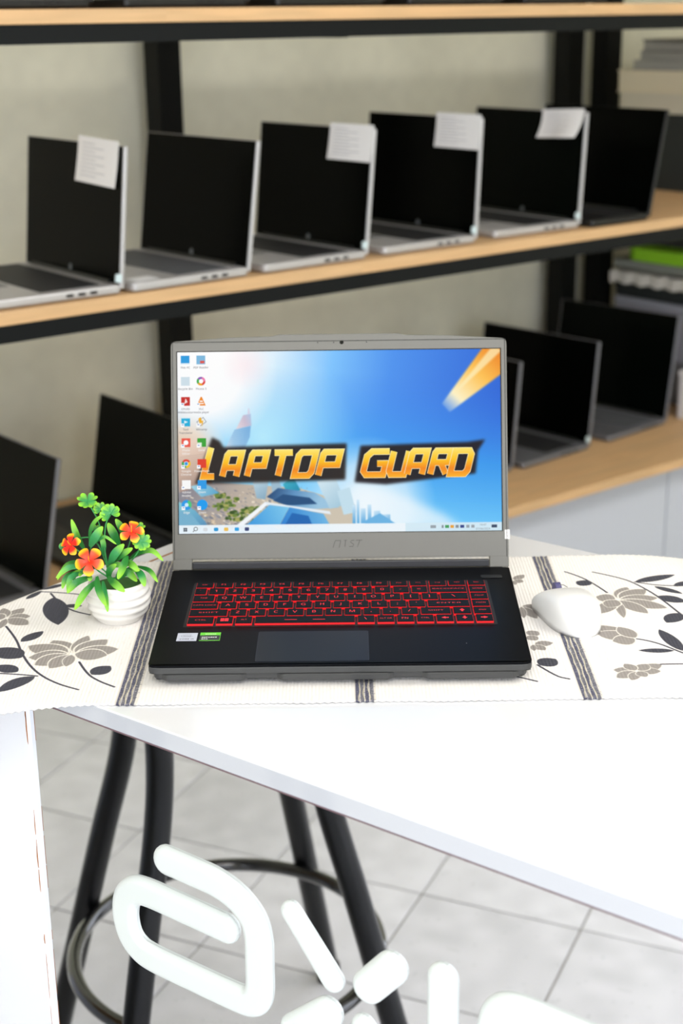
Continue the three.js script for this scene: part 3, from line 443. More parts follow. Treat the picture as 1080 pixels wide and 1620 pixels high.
    // desktop icons
    const cols = [292.5, 317.5], rows = [566, 600, 632, 665, 698, 731.5, 765, 797.5];
    const art = [['#2f9de0', 'This PC'], ['#7fb9de', 'PDF Reader'], ['#cfe0ea', 'Recycle Bin'], ['wheel', 'Picasa 3'], ['#c8322c', 'CPUID HWMonitor'], ['cone', 'VLC media player'], ['#27b0dc', 'Text Translator'], ['bolt', 'Winamp'], ['#ec5b4a', 'Photo Editor'], ['#3fa43a', 'Excel'], ['chrome', 'Google Chrome'], ['#e0422e', 'PowerPoint'], ['#fafafa', 'Adobe Reader'], ['#2f9be6', 'Zoom'], ['edge', 'Edge'], ['#1d9df0', 'Zoom']];
    g.textAlign = 'center'; g.textBaseline = 'middle';
    art.forEach(([c, t], i) => {
      const x = X(cols[i % 2]), y = Y(rows[i >> 1]), r = 7 * k;
      const disc = (rad_, col, a0 = 0, a1 = 7) => { g.fillStyle = col; g.beginPath(); g.moveTo(x, y); g.arc(x, y, rad_, a0, a1); g.fill(); };
      if (c === 'wheel') { ['#e0473a', '#f2a31b', '#3fae49', '#8f63b8', '#f07fb0'].forEach((q, m) => disc(r, q, m * 1.2566, (m + 1) * 1.2566)); disc(r * 0.5, '#fff'); }
      else if (c === 'cone') { g.fillStyle = '#f08a24'; g.beginPath(); g.moveTo(x - 3, y - r); g.lineTo(x + 3, y - r); g.lineTo(x + r, y + r); g.lineTo(x - r, y + r); g.fill(); g.fillStyle = '#fff'; g.fillRect(x - r * 0.35, y - 3, r * 0.7, 6); g.fillRect(x - r * 0.6, y + 9, r * 1.2, 5); }
      else if (c === 'bolt') { g.save(); g.translate(x, y); g.rotate(-0.6); g.strokeStyle = '#8a8f96'; g.lineWidth = 3; g.strokeRect(-r * 0.9, -r * 0.6, r * 1.8, r * 1.2); g.fillStyle = '#f1b32a'; g.beginPath(); g.moveTo(-4, -r); g.lineTo(r * 0.5, -r); g.lineTo(4, -2); g.lineTo(r * 0.6, -2); g.lineTo(-r * 0.5, r); g.lineTo(-2, 3); g.lineTo(-r * 0.6, 3); g.fill(); g.restore(); }
      else if (c === 'chrome') { ['#e0473a', '#f4c21f', '#3ba755'].forEach((q, m) => disc(r, q, m * 2.094 - 2.6, (m + 1) * 2.094 - 2.6)); disc(r * 0.5, '#fff'); disc(r * 0.4, '#2f9be6'); }
      else if (c === 'edge') { disc(r * 1.15, '#2f9be6'); disc(r * 1.15, '#4ec77f', -1.2, 0.6); disc(r * 0.45, '#cfeeff'); }
      else if (i === 15) disc(r * 1.2, c);
      else { g.fillStyle = c; g.fillRect(x - r, y - r, 2 * r, 2 * r); g.fillStyle = 'rgba(255,255,255,0.85)'; if (i === 4) { g.beginPath(); g.moveTo(x, y - r * 0.7); g.lineTo(x + r * 0.5, y + 4); g.lineTo(x - r * 0.3, y + r * 0.6); g.fill(); } else if (i === 6) { g.fillRect(x - r, y - r, 2 * r, 4); g.beginPath(); g.moveTo(x - 8, y - 8); g.lineTo(x + 12, y); g.lineTo(x - 8, y + 8); g.fill(); } else if (i === 8) disc(r * 0.55, '#fff'); else if (i === 9) g.fillRect(x - r, y, r, r); else if (i === 0) { g.fillRect(x - r, y + r * 0.7, 2 * r, r * 0.4); } else if (i === 1) { g.fillStyle = '#e05a50'; g.fillRect(x - 4, y + 4, r, r * 0.6); } }
      if (i > 3) { g.fillStyle = '#fff'; g.fillRect(x - r - 3, y + r * 0.35, r * 0.8, r * 0.8); g.fillStyle = '#3a6fc0'; g.fillRect(x - r + 2, y + r * 0.55, r * 0.4, 4); }
      g.font = '15px sans-serif'; g.fillStyle = i < 8 ? '#6a6a70' : '#f4f2f0'; const wds = t.split(' '); (t.length > 11 ? [wds[0], wds.slice(1).join(' ')] : [t]).forEach((q, m) => g.fillText(q, x, y + r + 16 + m * 17, 78));
    });
    // taskbar
    g.fillStyle = 'rgba(240,247,253,0.94)'; g.fillRect(0, Y(830), SW, SHh); g.fillStyle = 'rgba(190,225,240,0.5)'; g.fillRect(X(640), Y(830), SW, SHh);
    [['#3c4450', 290], ['none', 306], ['#d8dde2', 322], ['#2f9bd8', 339], ['#f0c25a', 355], ['#38a6e6', 372], ['#3d4a78', 388]].forEach(([c, x], i) => { const xx = X(x), yy = Y(837); if (i === 1) { g.strokeStyle = '#444'; g.lineWidth = 3; g.beginPath(); g.arc(xx + 2, yy - 3, 9, 0, 7); g.moveTo(xx - 5, yy + 4); g.lineTo(xx - 12, yy + 12); g.stroke(); } else if (i === 0) { g.fillStyle = c; for (const [a, b] of [[0, 0], [1, 0], [0, 1], [1, 1]]) g.fillRect(xx - 9 + a * 10, yy - 9 + b * 10, 8.5, 8.5); } else { g.fillStyle = c; g.beginPath(); g.roundRect(xx - 11, yy - 9, 22, 18, 5); g.fill(); } });
    [[684, '#9aa4ac', 14], [699, '#8a949c', 5], [706, '#4aa060', 10], [714, '#e8a33a', 9], [722, '#8a949c', 8], [730, '#3a4a8a', 10], [739, '#9aa4ac', 8], [747, '#9aa4ac', 8], [781, '#40506a', 14]].forEach(([x, c, w]) => { g.fillStyle = c; g.fillRect(X(x) - w, Y(836.5) - 8, w * 2, 15); });
    g.fillStyle = '#8a97a0'; g.font = '14px sans-serif'; g.fillText('14:47', X(763), Y(834)); g.fillText('07/06/2024', X(763), Y(840.5));
  });
  const scr = new THREE.PlaneGeometry(2 * 0.1716, 0.1932);
  obj('screen', scr, new THREE.MeshPhysicalMaterial({ color: 0x010101, roughness: 0.5, specularIntensity: 0.15, emissive: 0xffffff, emissiveMap: shot, emissiveIntensity: 0.97 }), lid, 'lit desktop picture of blue sky and city with golden lettering').position.set(0, (SY0 + SY1) / 2, -0.0009);
  const glow = new THREE.RectAreaLight(0xcfe2ff, 0.25, 0.34, 0.19); glow.position.set(0, 0.135, 0.002); glow.rotation.y = Math.PI; lid.add(glow);
}
// ------------------------------------------------------------------ mouse
{
  const m = thing('computer_mouse', 'plain white computer mouse to the right of the laptop', 'mouse', new THREE.Vector3(0.2275, TOP + 0.0016, -1.411), rad(9));
  const Ln = 0.098, nT = 40, nA = 40, pos = [], idx = [];
  const wid = t => 0.0345 * Math.pow(Math.max(0, 1 - Math.pow(Math.abs(2 * t - 1), t > 0.5 ? 7 : 3.2)), 0.42) * (0.74 + 0.29 * t), hgt = t => 0.0345 * Math.pow(Math.max(0, 1 - Math.pow(Math.abs(2 * t - 1), 3)), 0.5) * (1 - 0.42 * t * t);
  for (let i = 0; i <= nT; i++) { const t = 0.5 - 0.5 * Math.cos(Math.PI * i / nT), w = wid(t), h = hgt(t); for (let j = 0; j <= nA; j++) { const a = Math.PI * j / nA, c = Math.cos(a), s = Math.sin(a); pos.push(-Math.sign(c) * Math.pow(Math.abs(c), 0.75) * w * (1 - 0.10 * (1 - s)), Math.pow(s, 0.62) * h, Ln / 2 - Ln * t); } }
  for (let i = 0; i < nT; i++) for (let j = 0; j < nA; j++) { const a = i * (nA + 1) + j, b = a + 1, c = a + nA + 1, d = c + 1; idx.push(a, c, b, b, c, d); }
  for (let i = 0; i < nT; i++) { const a = i * (nA + 1), b = a + nA, c = a + nA + 1, d = c + nA; idx.push(a, b, c, b, d, c); }
  const g = new THREE.BufferGeometry(); g.setAttribute('position', new THREE.Float32BufferAttribute(pos, 3)); g.setIndex(idx); g.computeVertexNormals();
  obj('shell', g, phy(0xe9e9e8, 0.38, { clearcoat: 0.2 }), m);
  obj('scroll_wheel', cyl(0.0085, 0.0085, 0.006, 24).rotateZ(Math.PI / 2).translate(-0.002, 0.0165, -0.039), std(0x4c4a78, 0.5), m, 'dark scroll wheel');
  obj('button_split', tube([[-0.002, 0.0325, -0.006], [-0.002, 0.0302, -0.018], [-0.002, 0.0255, -0.031]], 0.0004, 12, 5), std(0x8a8a90, 0.6), m);
}
// ------------------------------------------------------------------ little artificial plant
{
  const base = new THREE.Vector3(-0.2262, TOP + 0.0016, -1.4300), pl = thing('potted_plant', 'small artificial plant with orange flowers in a white ribbed pot', 'plant', base, 0);
  const prof = [[0, 0.0015], [0.016, 0.001], [0.0205, 0], [0.0235, 0.003], [0.0285, 0.010], [0.0315, 0.019], [0.0320, 0.027], [0.0305, 0.035], [0.0290, 0.0405], [0.0280, 0.0415], [0.0268, 0.0405], [0.0270, 0.034]];
  const crv = new THREE.SplineCurve(prof.map(p => v2(...p))), pts = crv.getPoints(70), lg = new THREE.LatheGeometry(pts, 72), pp = lg.attributes.position;
  for (let i = 0; i < pp.count; i++) { const x = pp.getX(i), y = pp.getY(i), z = pp.getZ(i), r = Math.hypot(x, z); if (r < 0.0215) continue; const a = Math.atan2(z, x), f = 0.0009 * Math.sin(y * 780 + a * 1.0 + 1.2 * Math.sin(a * 2)) * Math.max(0, Math.min(1, (y - 0.004) / 0.006)) * Math.max(0, Math.min(1, (0.039 - y) / 0.006)); pp.setX(i, x * (1 + f / r)); pp.setZ(i, z * (1 + f / r)); }
  lg.computeVertexNormals(); obj('pot', lg, phy(0xe2dfd9, 0.3, { clearcoat: 0.6, clearcoatRoughness: 0.1, side: THREE.DoubleSide }), pl);
  obj('foam_fill', new THREE.LatheGeometry([[0, 0.037], [0.015, 0.0365], [0.0272, 0.0345]].map(p => v2(...p)), 32), std(0x2d5a1e, 0.9), pl);
  // offsets along viewing-right / up / towards, unit = drawing pixel of 0.117 mm, from the middle of the rim
  const RIM = new THREE.Vector3(0, 0.0405, 0), K = 0.117e-3;
  const at = ([x, y, z = 0]) => RIM.clone().addScaledVector(AX, (x - 589) * K).addScaledVector(AY, (837 - y) * K).addScaledVector(AZ, z / 1000);
  const leafM = new THREE.MeshPhysicalMaterial({ vertexColors: true, roughness: 0.42, side: THREE.DoubleSide, transmission: 0 });
  const cD = new THREE.Color(0x217a2c), cL = new THREE.Color(0x93d420), cG = new THREE.Color(0x2f8c48);
  // ribbon leaf with a channelled section, green dye turning lime to the tip
  function leafGeo(P, w, c0 = cD, c1 = cL, from = 0.35) {
    const cv = new THREE.CatmullRomCurve3(P.map(at)), n = 12, pos = [], col = [], idx = [], up = new THREE.Vector3(), side = new THREE.Vector3(), q = new THREE.Vector3();
    for (let i = 0; i <= n; i++) {
      const t = i / n, p = cv.getPoint(t), d = cv.getTangent(t);
      side.crossVectors(d, AZ); if (side.length() < 0.25) side.crossVectors(d, AX); side.normalize(); up.crossVectors(side, d).normalize();
      const hw = w * K / 2 * Math.pow(Math.sin(Math.PI * Math.min(1, 0.1 + 0.9 * t) * 0.98), 0.65) * (0.75 + 0.35 * t), c = c0.clone().lerp(c1, Math.max(0, Math.min(1, (t - from) / (1 - from))));
      for (const s of [-1, -0.5, 0, 0.5, 1]) { q.copy(p).addScaledVector(side, s * hw).addScaledVector(up, Math.abs(s) * hw * 0.28); pos.push(q.x, q.y, q.z); col.push(c.r, c.g, c.b); }
    }
    for (let i = 0; i < n; i++) for (let j = 0; j < 4; j++) { const a = i * 5 + j; idx.push(a, a + 1, a + 5, a + 1, a + 6, a + 5); }
    const g = new THREE.BufferGeometry(); g.setAttribute('position', new THREE.Float32BufferAttribute(pos, 3)); g.setAttribute('color', new THREE.Float32BufferAttribute(col, 3)); g.setIndex(idx); g.computeVertexNormals(); return g;
  }
  const LEAVES = [
    [[[430, 830, 18], [350, 930, 34], [272, 1062, 36]], 78], [[[440, 790, 20], [478, 900, 36], [538, 1032, 38]], 76], [[[490, 830, 20], [528, 950, 34], [546, 1085, 34]], 60], [[[530, 800, 18], [610, 850, 32], [692, 918, 34]], 84],
    [[[380, 800, 10], [270, 838, 22], [192, 925, 24]], 78], [[[320, 715, 5], [190, 715, 14], [88, 800, 16]], 62], [[[300, 660, -4], [170, 690, 6], [84, 818, 8]], 48], [[[250, 750, 2], [170, 800, 14], [138, 892, 16]], 62], [[[300, 760, 6], [215, 800, 18], [190, 930, 20]], 62],
    [[[690, 620, 12], [668, 710, 24], [628, 812, 28]], 82], [[[640, 660, 8], [735, 690, 20], [798, 748, 22]], 74], [[[740, 730, 4], [815, 790, 16], [842, 882, 18]], 80], [[[760, 715, -2], [880, 755, 8], [944, 850, 10]], 52], [[[690, 650, -6], [800, 588, 2], [900, 582, 6], [992, 668, 8]], 62],
    [[[528, 700, 6], [590, 600, 14], [668, 520, 16]], 92], [[[550, 680, 4], [650, 605, 12], [738, 555, 14]], 74], [[[355, 565, -4], [368, 400, 4], [425, 310, 8], [502, 264, 10]], 44], [[[362, 540, 4], [420, 455, 12], [482, 368, 12]], 92], [[[600, 530, -6], [560, 430, 0], [515, 338, 2]], 92],
    [[[300, 560, -4], [250, 450, 2], [206, 304, 4]], 72], [[[420, 500, 6], [500, 455, 12], [600, 520, 14]], 34], [[[600, 820, 8], [690, 760, 14], [768, 840, 10]], 84], [[[500, 720, 4], [600, 695, 14], [700, 705, 16]], 62], [[[640, 770, 4], [730, 735, 14], [802, 742, 16]], 66],
    [[[650, 470, -8], [625, 380, -2], [580, 305, 0]], 76], [[[205, 830, 0], [235, 775, 8], [300, 740, 8]], 66], [[[470, 620, -2], [480, 520, 6], [450, 400, 6]], 60], [[[520, 820, 6], [540, 740, 12], [600, 690, 14]], 74], [[[380, 720, 8], [300, 760, 14], [285, 790, 16]], 46], [[[130, 560, 0], [115, 535, 2], [140, 505, 3]], 60], [[[350, 770, 12], [380, 800, 20], [378, 830, 20]], 56],
  ];
  LEAVES.forEach(([P, w], i) => obj('leaf', leafGeo(P, w * 0.86, i % 3 === 2 ? cG : cD, cL, 0.3 + 0.35 * ((i * 37) % 10) / 10), leafM, pl));
  const stemM = std(0x2f8f45, 0.5);
  for (const P of [[[346, 158, 4], [395, 240, 4], [435, 330, 2], [520, 780, 0]], [[545, 268, 6], [505, 340, 6], [490, 600, 4], [530, 800, 0]], [[812, 505, 10], [770, 600, 8], [650, 740, 4], [570, 820, 0]], [[205, 525, 8], [300, 600, 8], [450, 720, 4], [550, 820, 0]], [[385, 668, 18], [430, 730, 16], [500, 790, 8], [560, 830, 2]], [[725, 420, 6], [700, 520, 4], [620, 700, 2], [570, 820, 0]], [[280, 464, -2], [350, 462, -2], [420, 520, -2], [520, 780, -2]]])
    obj('stem', tube(P.map(at), 0.00075, 20, 6), stemM, pl);
  // heart-shaped leaflets
  const heart = (sc) => { const s = new THREE.Shape(); s.moveTo(0, 0); s.bezierCurveTo(-0.25, 0.25, -0.62, 0.5, -0.5, 0.85); s.bezierCurveTo(-0.42, 1.08, -0.12, 1.08, 0, 0.84); s.bezierCurveTo(0.12, 1.08, 0.42, 1.08, 0.5, 0.85); s.bezierCurveTo(0.62, 0.5, 0.25, 0.25, 0, 0); const g = new THREE.ExtrudeGeometry(s, { depth: 0.04, bevelEnabled: false, curveSegments: 6 }); const p = g.attributes.position, col = []; for (let i = 0; i < p.count; i++) { const r = Math.hypot(p.getX(i), p.getY(i)); const c = cG.clone().lerp(cL, Math.max(0, Math.min(1, (r - 0.72) / 0.3))); col.push(c.r, c.g, c.b); p.setZ(i, p.getZ(i) + 0.22 * Math.abs(p.getX(i)) + 0.10 * r * r); } g.setAttribute('color', new THREE.Float32BufferAttribute(col, 3)); g.deleteAttribute('uv'); g.computeVertexNormals(); return g.scale(sc, sc, sc); };
  const face = (o, tiltX, tiltY) => { o.rotation.order = 'YXZ'; o.rotation.set(-PITCH + tiltX, tiltY, 0); };
  for (const [c, sc, angs, tx, ty] of [[[348, 152, 6], 100, [52, -48, 150, -140], -0.75, 0.1], [[545, 262, 8], 96, [42, -28, -78, 120, 72], -0.35, -0.1], [[815, 502, 12], 88, [10, -75, 80, 150, -150], -0.25, 0.2], [[455, 225, 0], 74, [40, -40, 100], -0.5, 0.3], [[770, 395, -2], 70, [0, -50, 50], -0.6, 0], [[410, 400, -2], 50, [0, 60, -60, 180], -0.3, 0]]) {
    const cl = new THREE.Group(); cl.name = 'clover_sprig'; pl.add(cl); cl.position.copy(at(c)); face(cl, tx, ty);
    for (const a of angs) { const h = obj('leaflet', heart(sc * 0.88 * K), leafM, cl); h.rotation.z = rad(a); }
  }
  // five-petalled flowers, red throat to yellow rim
  const cR = new THREE.Color(0xd81c0c), cO = new THREE.Color(0xe8481a), cY = new THREE.Color(0xf5c012);
  const petal = (sc, w, mid) => { const n = 8, m = 6, pos = [], col = [], idx = []; for (let i = 0; i <= n; i++) { const t = i / n, hw = w * Math.pow(Math.sin(Math.PI * Math.min(0.97, 0.06 + 0.88 * Math.pow(t, 1.7))), 0.45) * (0.3 + 0.7 * Math.pow(t, 0.7)); for (let j = 0; j <= m; j++) { const s = j / m * 2 - 1; pos.push(s * hw, t * (1 - 0.06 * s * s * t), 0.20 * Math.sin(t * 2.2) + 0.10 * s * s * t - 0.22 * t * t); const e = Math.max(t, t * Math.abs(s) * 1.05), c = e < 0.66 ? cR.clone().lerp(mid, e / 0.66) : mid.clone().lerp(cY, Math.min(1, (e - 0.66) / 0.2)); col.push(c.r, c.g, c.b); } } for (let i = 0; i < n; i++) for (let j = 0; j < m; j++) { const a = i * (m + 1) + j; idx.push(a, a + 1, a + m + 1, a + 1, a + m + 2, a + m + 1); } const g = new THREE.BufferGeometry(); g.setAttribute('position', new THREE.Float32BufferAttribute(pos, 3)); g.setAttribute('color', new THREE.Float32BufferAttribute(col, 3)); g.setIndex(idx); g.computeVertexNormals(); return g.scale(sc, sc, sc); };
  for (const [c, sc, mid, a0, tx, ty, sy] of [[[205, 522, 10], 104, cR, 12, -0.2, -0.55, 0.95], [[385, 662, 24], 128, cO, 36, -0.25, -0.05, 1], [[728, 418, 12], 112, cO, -20, -0.55, 0.2, 0.9]]) {
    const f = new THREE.Group(); f.name = 'flower'; pl.add(f); f.position.copy(at(c)); face(f, tx, ty);
    const pg = petal(sc * K, 0.43, mid); for (let k = 0; k < 5; k++) obj('petal', pg, leafM, f).rotation.z = rad(a0 + k * 72);
    obj('stamen', tube([[0, 0, 0], [0, 0.1 * sc * K, 0.35 * sc * K], [0.02 * sc * K, 0.25 * sc * K, 0.55 * sc * K]], 0.0005, 8, 5), std(0xf0a01c, 0.5), f);
  }
}
// ------------------------------------------------------------------ laptops for sale on the shelves
function bent(w, h, curl, kick) {                 // a slip of paper, curling off at its lower edge
  const g = new THREE.BoxGeometry(0.0004, h, w, 1, 8, 6), p = g.attributes.position;
  for (let i = 0; i < p.count; i++) { const t = 0.5 - p.getY(i) / h; p.setX(i, p.getX(i) - curl * t * t - kick * Math.sin(p.getZ(i) * 40) * t); }
  g.computeVertexNormals(); return g;
}
const paperTex = canvas(128, 160, (g, w, h) => { g.fillStyle = '#f4f4f4'; g.fillRect(0, 0, w, h); g.fillStyle = '#c4c6cc'; for (let i = 0; i < 9; i++) g.fillRect(14, 22 + i * 14, 40 + ((i * 29) % 55), 3); });
const paperM = std(0xffffff, 0.8, { map: paperTex });
function shelfLaptop({ s, q, y, yaw = 0, W = 0.325, D = 0.226, L = 0.222, tilt = 0.1, shell = M.silver, keys = M.keysDark, screen = M.glass, note, tagged, ports = 3, deckPad = M.silverDark, logo = true, label, group }) {
  const o = thing('laptop', label, 'laptop', room(s, y, -q), ROOM_TURN - yaw, group), T = 0.0155;
  const rec = (x0, x1, z0, z1) => [[x0, z1], [x1, z1], [x1, z0], [x0, z0]];
  obj('base', slab(rec(-D, 0.006, -W, 0), 0.002, T, 0.010, 0.003, 2), shell, o);
  obj('keyboard', [slab(rec(-D * 0.56, -0.022, -W + 0.02, -0.02), T - 0.0004, T + 0.0009, 0.004)], keys, o);
  obj('touchpad', slab(rec(-D + 0.014, -D * 0.60, -W / 2 - 0.055, -W / 2 + 0.055), T - 0.0003, T + 0.0003, 0.003), deckPad, o);
  for (const x of [-D + 0.03, -0.03]) obj('rubber_foot', bx(0.012, 0.0024, W - 0.06, x, 0.0012, -W / 2), M.rubber, o);
  for (let k = 0; k < ports; k++) obj('port', bx(0.012, 0.0045, 0.002, -0.045 - 0.021 * k, T - 0.007, -0.0002), M.port, o);
  obj('hinge', cyl(0.006, 0.006, W - 0.06, 14).rotateX(Math.PI / 2).translate(0.002, T - 0.001, -W / 2), M.blackPlastic, o);
  const lid = obj('lid', extr(poly([[0, 0.003], [W, 0.003], [W, L], [0, L]], [0.003, 0.003, 0.009, 0.009]), 0.0075, 0.0015, 2).translate(-W, 0, 0).rotateY(Math.PI / 2).scale(1, 1, -1), shell, o);
  lid.geometry.dispose?.();
  lid.geometry = rb(0.0075, L - 0.003, W, 0.0022, 0.004, L / 2 + 0.0015, -W / 2, 2);
  lid.position.set(0.002, T - 0.010, 0); lid.rotation.z = -tilt;
  obj('screen', rb(0.0012, L - 0.010, W - 0.008, 0.0005, -0.0002, L / 2 + 0.004, -W / 2 , 1), screen, lid);
  if (logo) obj('maker_mark', cyl(0.0055, 0.0055, 0.0004, 20).rotateZ(Math.PI / 2).translate(-0.0010, 0.020, -W / 2), M.logo, lid);
  if (note) { const n = obj('paper_note', bent(note.w ?? 0.062, note.h ?? 0.066, note.curl ?? 0.004, note.kick ?? 0), paperM, lid, 'white paper slip stuck to the lid corner'); n.position.set(-0.0013, L - (note.dy ?? 0.033), -(note.dz ?? 0.035)); n.rotation.x = note.turn ?? 0; }
  if (tagged) obj('price_tag', rb(0.010, 0.013, 0.006, 0.001, -0.003, 0.020, -0.001, 1), M.tagBlue, lid, 'small pale label at the hinge corner');
  return o;
}
const MID = 'laptops in a row on the middle shelf', LOW = 'laptops on the lowest shelf', HIGH = 'laptops on the top shelf';
shelfLaptop({ s: -0.006, q: 0.012, y: SH2, yaw: 0.02, L: 0.224, tilt: 0.10, note: { w: 0.128, h: 0.072, dz: 0.080, dy: 0.028, turn: 0.03 }, tagged: true, label: 'leftmost silver laptop on the middle shelf, paper slip on its lid', group: MID });
const second = shelfLaptop({ s: 0.243, q: 0.012, y: SH2, yaw: -0.03, L: 0.218, tilt: 0.137, keys: M.keysGrey, deckPad: M.silver, shell: M.silver, label: 'silver laptop without a paper slip, second on the middle shelf', group: MID });
obj('palm_slip', bx(0.045, 0.0006, 0.03, -0.19, 0.0162, -0.03), M.whiteMatt, second, 'white slip lying on the palm rest');
shelfLaptop({ s: 0.508, q: 0.018, y: SH2, yaw: -0.025, L: 0.222, tilt: 0.10, note: { w: 0.118, h: 0.064, dz: 0.058, dy: 0.026 }, tagged: true, label: 'third silver laptop on the middle shelf, above the display laptop', group: MID });
shelfLaptop({ s: 0.785, q: 0.024, y: SH2, yaw: 0, L: 0.226, tilt: 0.055, note: { w: 0.122, h: 0.064, dz: 0.060, dy: 0.026 }, tagged: true, label: 'fourth silver laptop on the middle shelf, square paper slip', group: MID });
shelfLaptop({ s: 1.080, q: 0.030, y: SH2, yaw: 0.03, L: 0.222, tilt: 0.06, screen: M.greenGlass, note: { w: 0.118, h: 0.056, dz: 0.062, dy: 0.024, curl: 0.022, kick: 0.008, turn: -0.05 }, tagged: true, label: 'fifth silver laptop on the middle shelf with a curling paper slip', group: MID });
shelfLaptop({ s: 1.275, q: 0.012, y: SH2, yaw: 0, W: 0.345, D: 0.172, L: 0.222, tilt: 0.205, shell: M.blackPlastic, deckPad: M.blackPlastic, logo: false, ports: 0, label: 'all-black laptop at the right end of the middle shelf', group: MID });
// lowest shelf
shelfLaptop({ s: -0.099, q: 0.173, y: SH3, W: 0.345, L: 0.246, tilt: 0.193, shell: M.silverDark, screen: M.greenGlass, logo: false, label: 'nearest black-screened laptop on the lowest shelf, at the left picture edge', group: LOW });
shelfLaptop({ s: 0.233, q: 0.236, y: SH3, W: 0.348, L: 0.232, tilt: 0.172, shell: M.blackPlastic, screen: M.greenGlass, logo: false, deckPad: M.blackPlastic, label: 'black laptop on the lowest shelf behind the flower pot', group: LOW });
shelfLaptop({ s: 1.056, q: 0.179, y: SH3, W: 0.345, L: 0.240, tilt: 0.094, shell: M.silverDark, logo: false, label: 'laptop on the lowest shelf mostly hidden behind the display laptop', group: LOW });
shelfLaptop({ s: 1.318, q: 0.189, y: SH3, yaw: -0.064, W: 0.35, L: 0.245, tilt: 0.103, shell: M.silverDark, logo: false, tagged: true, label: 'dark grey laptop with pale hinge label, right part of the lowest shelf', group: LOW });
shelfLaptop({ s: 1.626, q: 0.217, y: SH3, yaw: -0.092, W: 0.354, L: 0.260, tilt: 0.142, shell: M.silverDark, screen: M.greenGlass, keys: M.keysGrey, logo: false, label: 'large laptop farthest right on the lowest shelf below the green folder', group: LOW });
// top shelf: only their front edges come into view
[[-0.02, 'at the left end of the top shelf'], [0.27, 'second along the top shelf'], [0.56, 'third along the top shelf'], [0.85, 'fourth along the top shelf'], [1.14, 'at the right of the top shelf']].forEach(([s, w]) => shelfLaptop({ s, q: 0.03, y: SH1, L: 0.222, tilt: 0.15, shell: M.blackPlastic, deckPad: M.blackPlastic, logo: false, label: 'black laptop base ' + w, group: HIGH }));

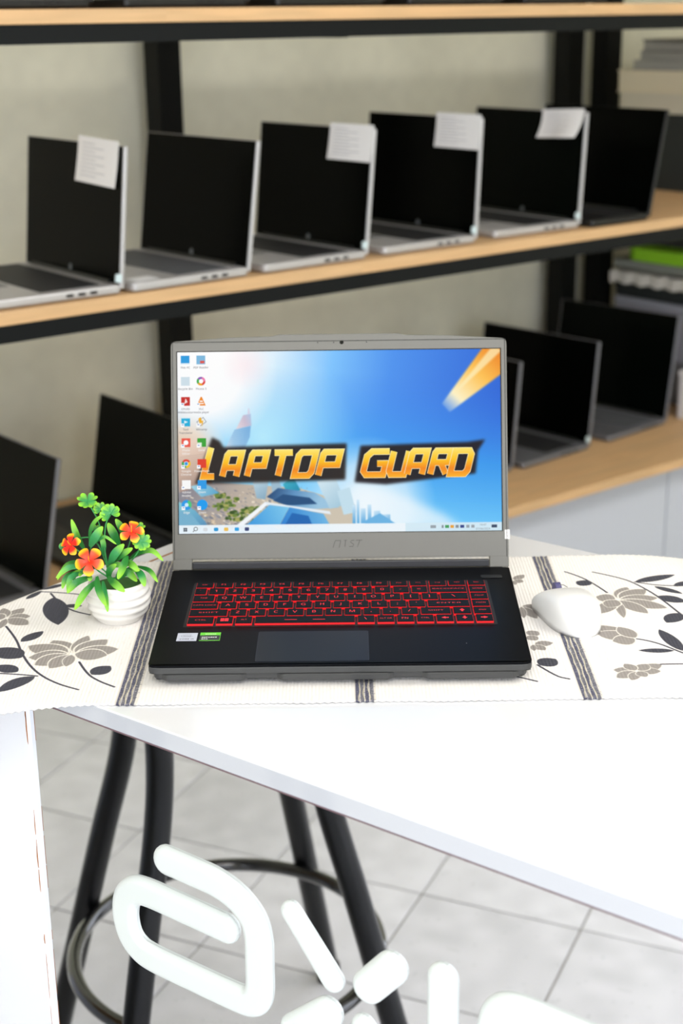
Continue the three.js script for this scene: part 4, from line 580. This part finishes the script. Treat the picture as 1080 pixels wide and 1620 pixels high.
// ------------------------------------------------------------------ paper, boxes and folders at the far end
{
  const block = (name, label, cat, s0, s1, q0, q1, y0, y1, mat, turn = 0, grp) => { const o = thing(name, label, cat, room((s0 + s1) / 2, y0, -(q0 + q1) / 2), ROOM_TURN + turn, grp); const w = s1 - s0, d = q1 - q0, h = y1 - y0; return [o, w, h, d, mat]; };
  const book = (label, s0, s1, q0, q1, y0, y1, cover, pages, turn, bow = 0) => {
    const [o, w, h, d] = block('book', label, 'book', s0, s1, q0, q1, y0, y1, 0, turn, 'books piled at the shelf end'), t = Math.min(0.003, h * 0.2);
    const bend = g => { const p = g.attributes.position; for (let i = 0; i < p.count; i++) p.setY(i, p.getY(i) + bow * Math.pow(p.getZ(i) / d, 2) * 4 * h * (p.getY(i) / h)); g.computeVertexNormals(); return g; };
    obj('cover', [bend(new THREE.BoxGeometry(w, t, d, 1, 1, 12).translate(0, t / 2, 0)), bend(new THREE.BoxGeometry(w, t, d, 1, 1, 12).translate(0, h - t / 2, 0)), bend(new THREE.BoxGeometry(t, h, d, 1, 1, 12).translate(w / 2 - t / 2, h / 2, 0))], cover, o);
    obj('pages', bend(new THREE.BoxGeometry(w - t - 0.003, h - 2 * t, d - 0.006, 1, 1, 12).translate(-0.001, h / 2, 0)), pages, o);
  };
  const cream = std(0xe6dcbf, 0.85), cream2 = std(0xd8d2bd, 0.85), grey = std(0xa9a89f, 0.7), grey2 = std(0x8c8a82, 0.6), dark = std(0x23292a, 0.6);
  const carton = (label, s0, s1, q0, q1, y0, y1, m1, m2, turn, name = 'carton', cat = 'box') => { const [o, w, h, d] = block(name, label, cat, s0, s1, q0, q1, y0, y1, 0, turn); obj('body', rb(w, h - 0.006, d, 0.003, 0, (h - 0.006) / 2, 0, 1), m1, o); obj('lid', rb(w + 0.004, 0.012, d + 0.004, 0.002, 0, h - 0.006, 0, 1), m2, o); };
  carton('dark box under the cream books at the end of the middle shelf', 1.735, 2.02, 0.15, 0.50, SH2, 1.305, dark, dark, 0);
  book('thick cream book, lower of two above the dark box', 1.738, 2.0, 0.17, 0.50, 1.305, 1.352, cream2, cream2, 0.01); book('thick cream book, upper of two on the dark box', 1.732, 2.0, 0.16, 0.505, 1.352, 1.405, cream, cream, -0.01);
  book('grey magazine lying on the cream books', 1.745, 1.97, 0.16, 0.47, 1.4055, 1.4275, grey, grey, 0.02); book('grey magazine, middle of three on the pile', 1.75, 1.97, 0.15, 0.455, 1.428, 1.447, grey, grey, -0.02, 0.05); book('grey glossy magazine on top of the pile beneath the top shelf', 1.755, 1.98, 0.14, 0.45, 1.4485, 1.4695, grey2, grey, 0.04, 0.35);
  // beneath: cartons, a white wavy tray, green folder
  carton('grey carton at the bottom of the pile on the lowest shelf', 1.80, 2.12, 0.12, 0.55, SH3, 0.70, std(0x77787c, 0.7), std(0x8d8e96, 0.7), 0);
  carton('pale blue-grey carton in the pile behind the large laptop', 1.80, 2.1, 0.12, 0.54, 0.70, 0.835, std(0x9a9ba6, 0.7), std(0xa8abb8, 0.7), 0);
  carton('flat black box below the white tray in the right-hand pile', 1.81, 2.1, 0.14, 0.55, 0.835, 0.868, dark, dark, 0);
  { const [o, w, h, d] = block('egg_tray', 'white wavy-edged moulded tray beneath the green folder', 'tray', 1.80, 2.1, 0.12, 0.56, 0.868, 0.902, 0); const g = new THREE.BoxGeometry(w, h, d, 12, 1, 60), p = g.attributes.position; for (let i = 0; i < p.count; i++) { p.setY(i, p.getY(i) + h / 2 + (p.getY(i) > 0 ? -0.002 + 0.002 * Math.sin(p.getZ(i) * 120) : 0.0025 + 0.0025 * Math.sin(p.getZ(i) * 120))); p.setX(i, p.getX(i) + (p.getX(i) < -w / 2 + 0.001 ? 0.002 * Math.sin(p.getZ(i) * 120) : 0)); } g.computeVertexNormals(); obj('tray_shell', g, std(0xe4e1d8, 0.9), o); }
  book('grey-brown folder between the white tray and green folder', 1.80, 2.08, 0.14, 0.55, 0.908, 0.934, std(0x6b6a5c, 0.8), std(0x8e938c, 0.9), 0.01);
  { const [o, w, h, d] = block('folder', 'bright green folder on the pile under the middle shelf', 'folder', 1.795, 2.08, 0.10, 0.52, 0.934, 0.966, 0); obj('cover', slab([[-w / 2, d / 2], [w / 2, d / 2], [w / 2, -d / 2], [-w / 2 + 0.03, -d / 2], [-w / 2, -d / 2 + 0.04]], 0, h, 0.003, 0.001, 1), std(0x97dc22, 0.5), o); obj('label_strip', bx(0.12, 0.0008, 0.05, 0.02, h + 0.0004, 0.05), M.whiteMatt, o); }
  carton('dark grey case topping the right-hand pile under the middle shelf', 1.86, 2.1, 0.12, 0.54, 0.9675, 1.03, std(0x3c3d3a, 0.6), std(0x4b4c48, 0.6), 0);
  carton('small white carton at the right end of the lowest shelf', 1.70, 1.79, 0.10, 0.24, SH3, 0.70, std(0xe8e6e8, 0.6), std(0xe8e6e8, 0.6), 0);
}
renderer.render(scene, camera);
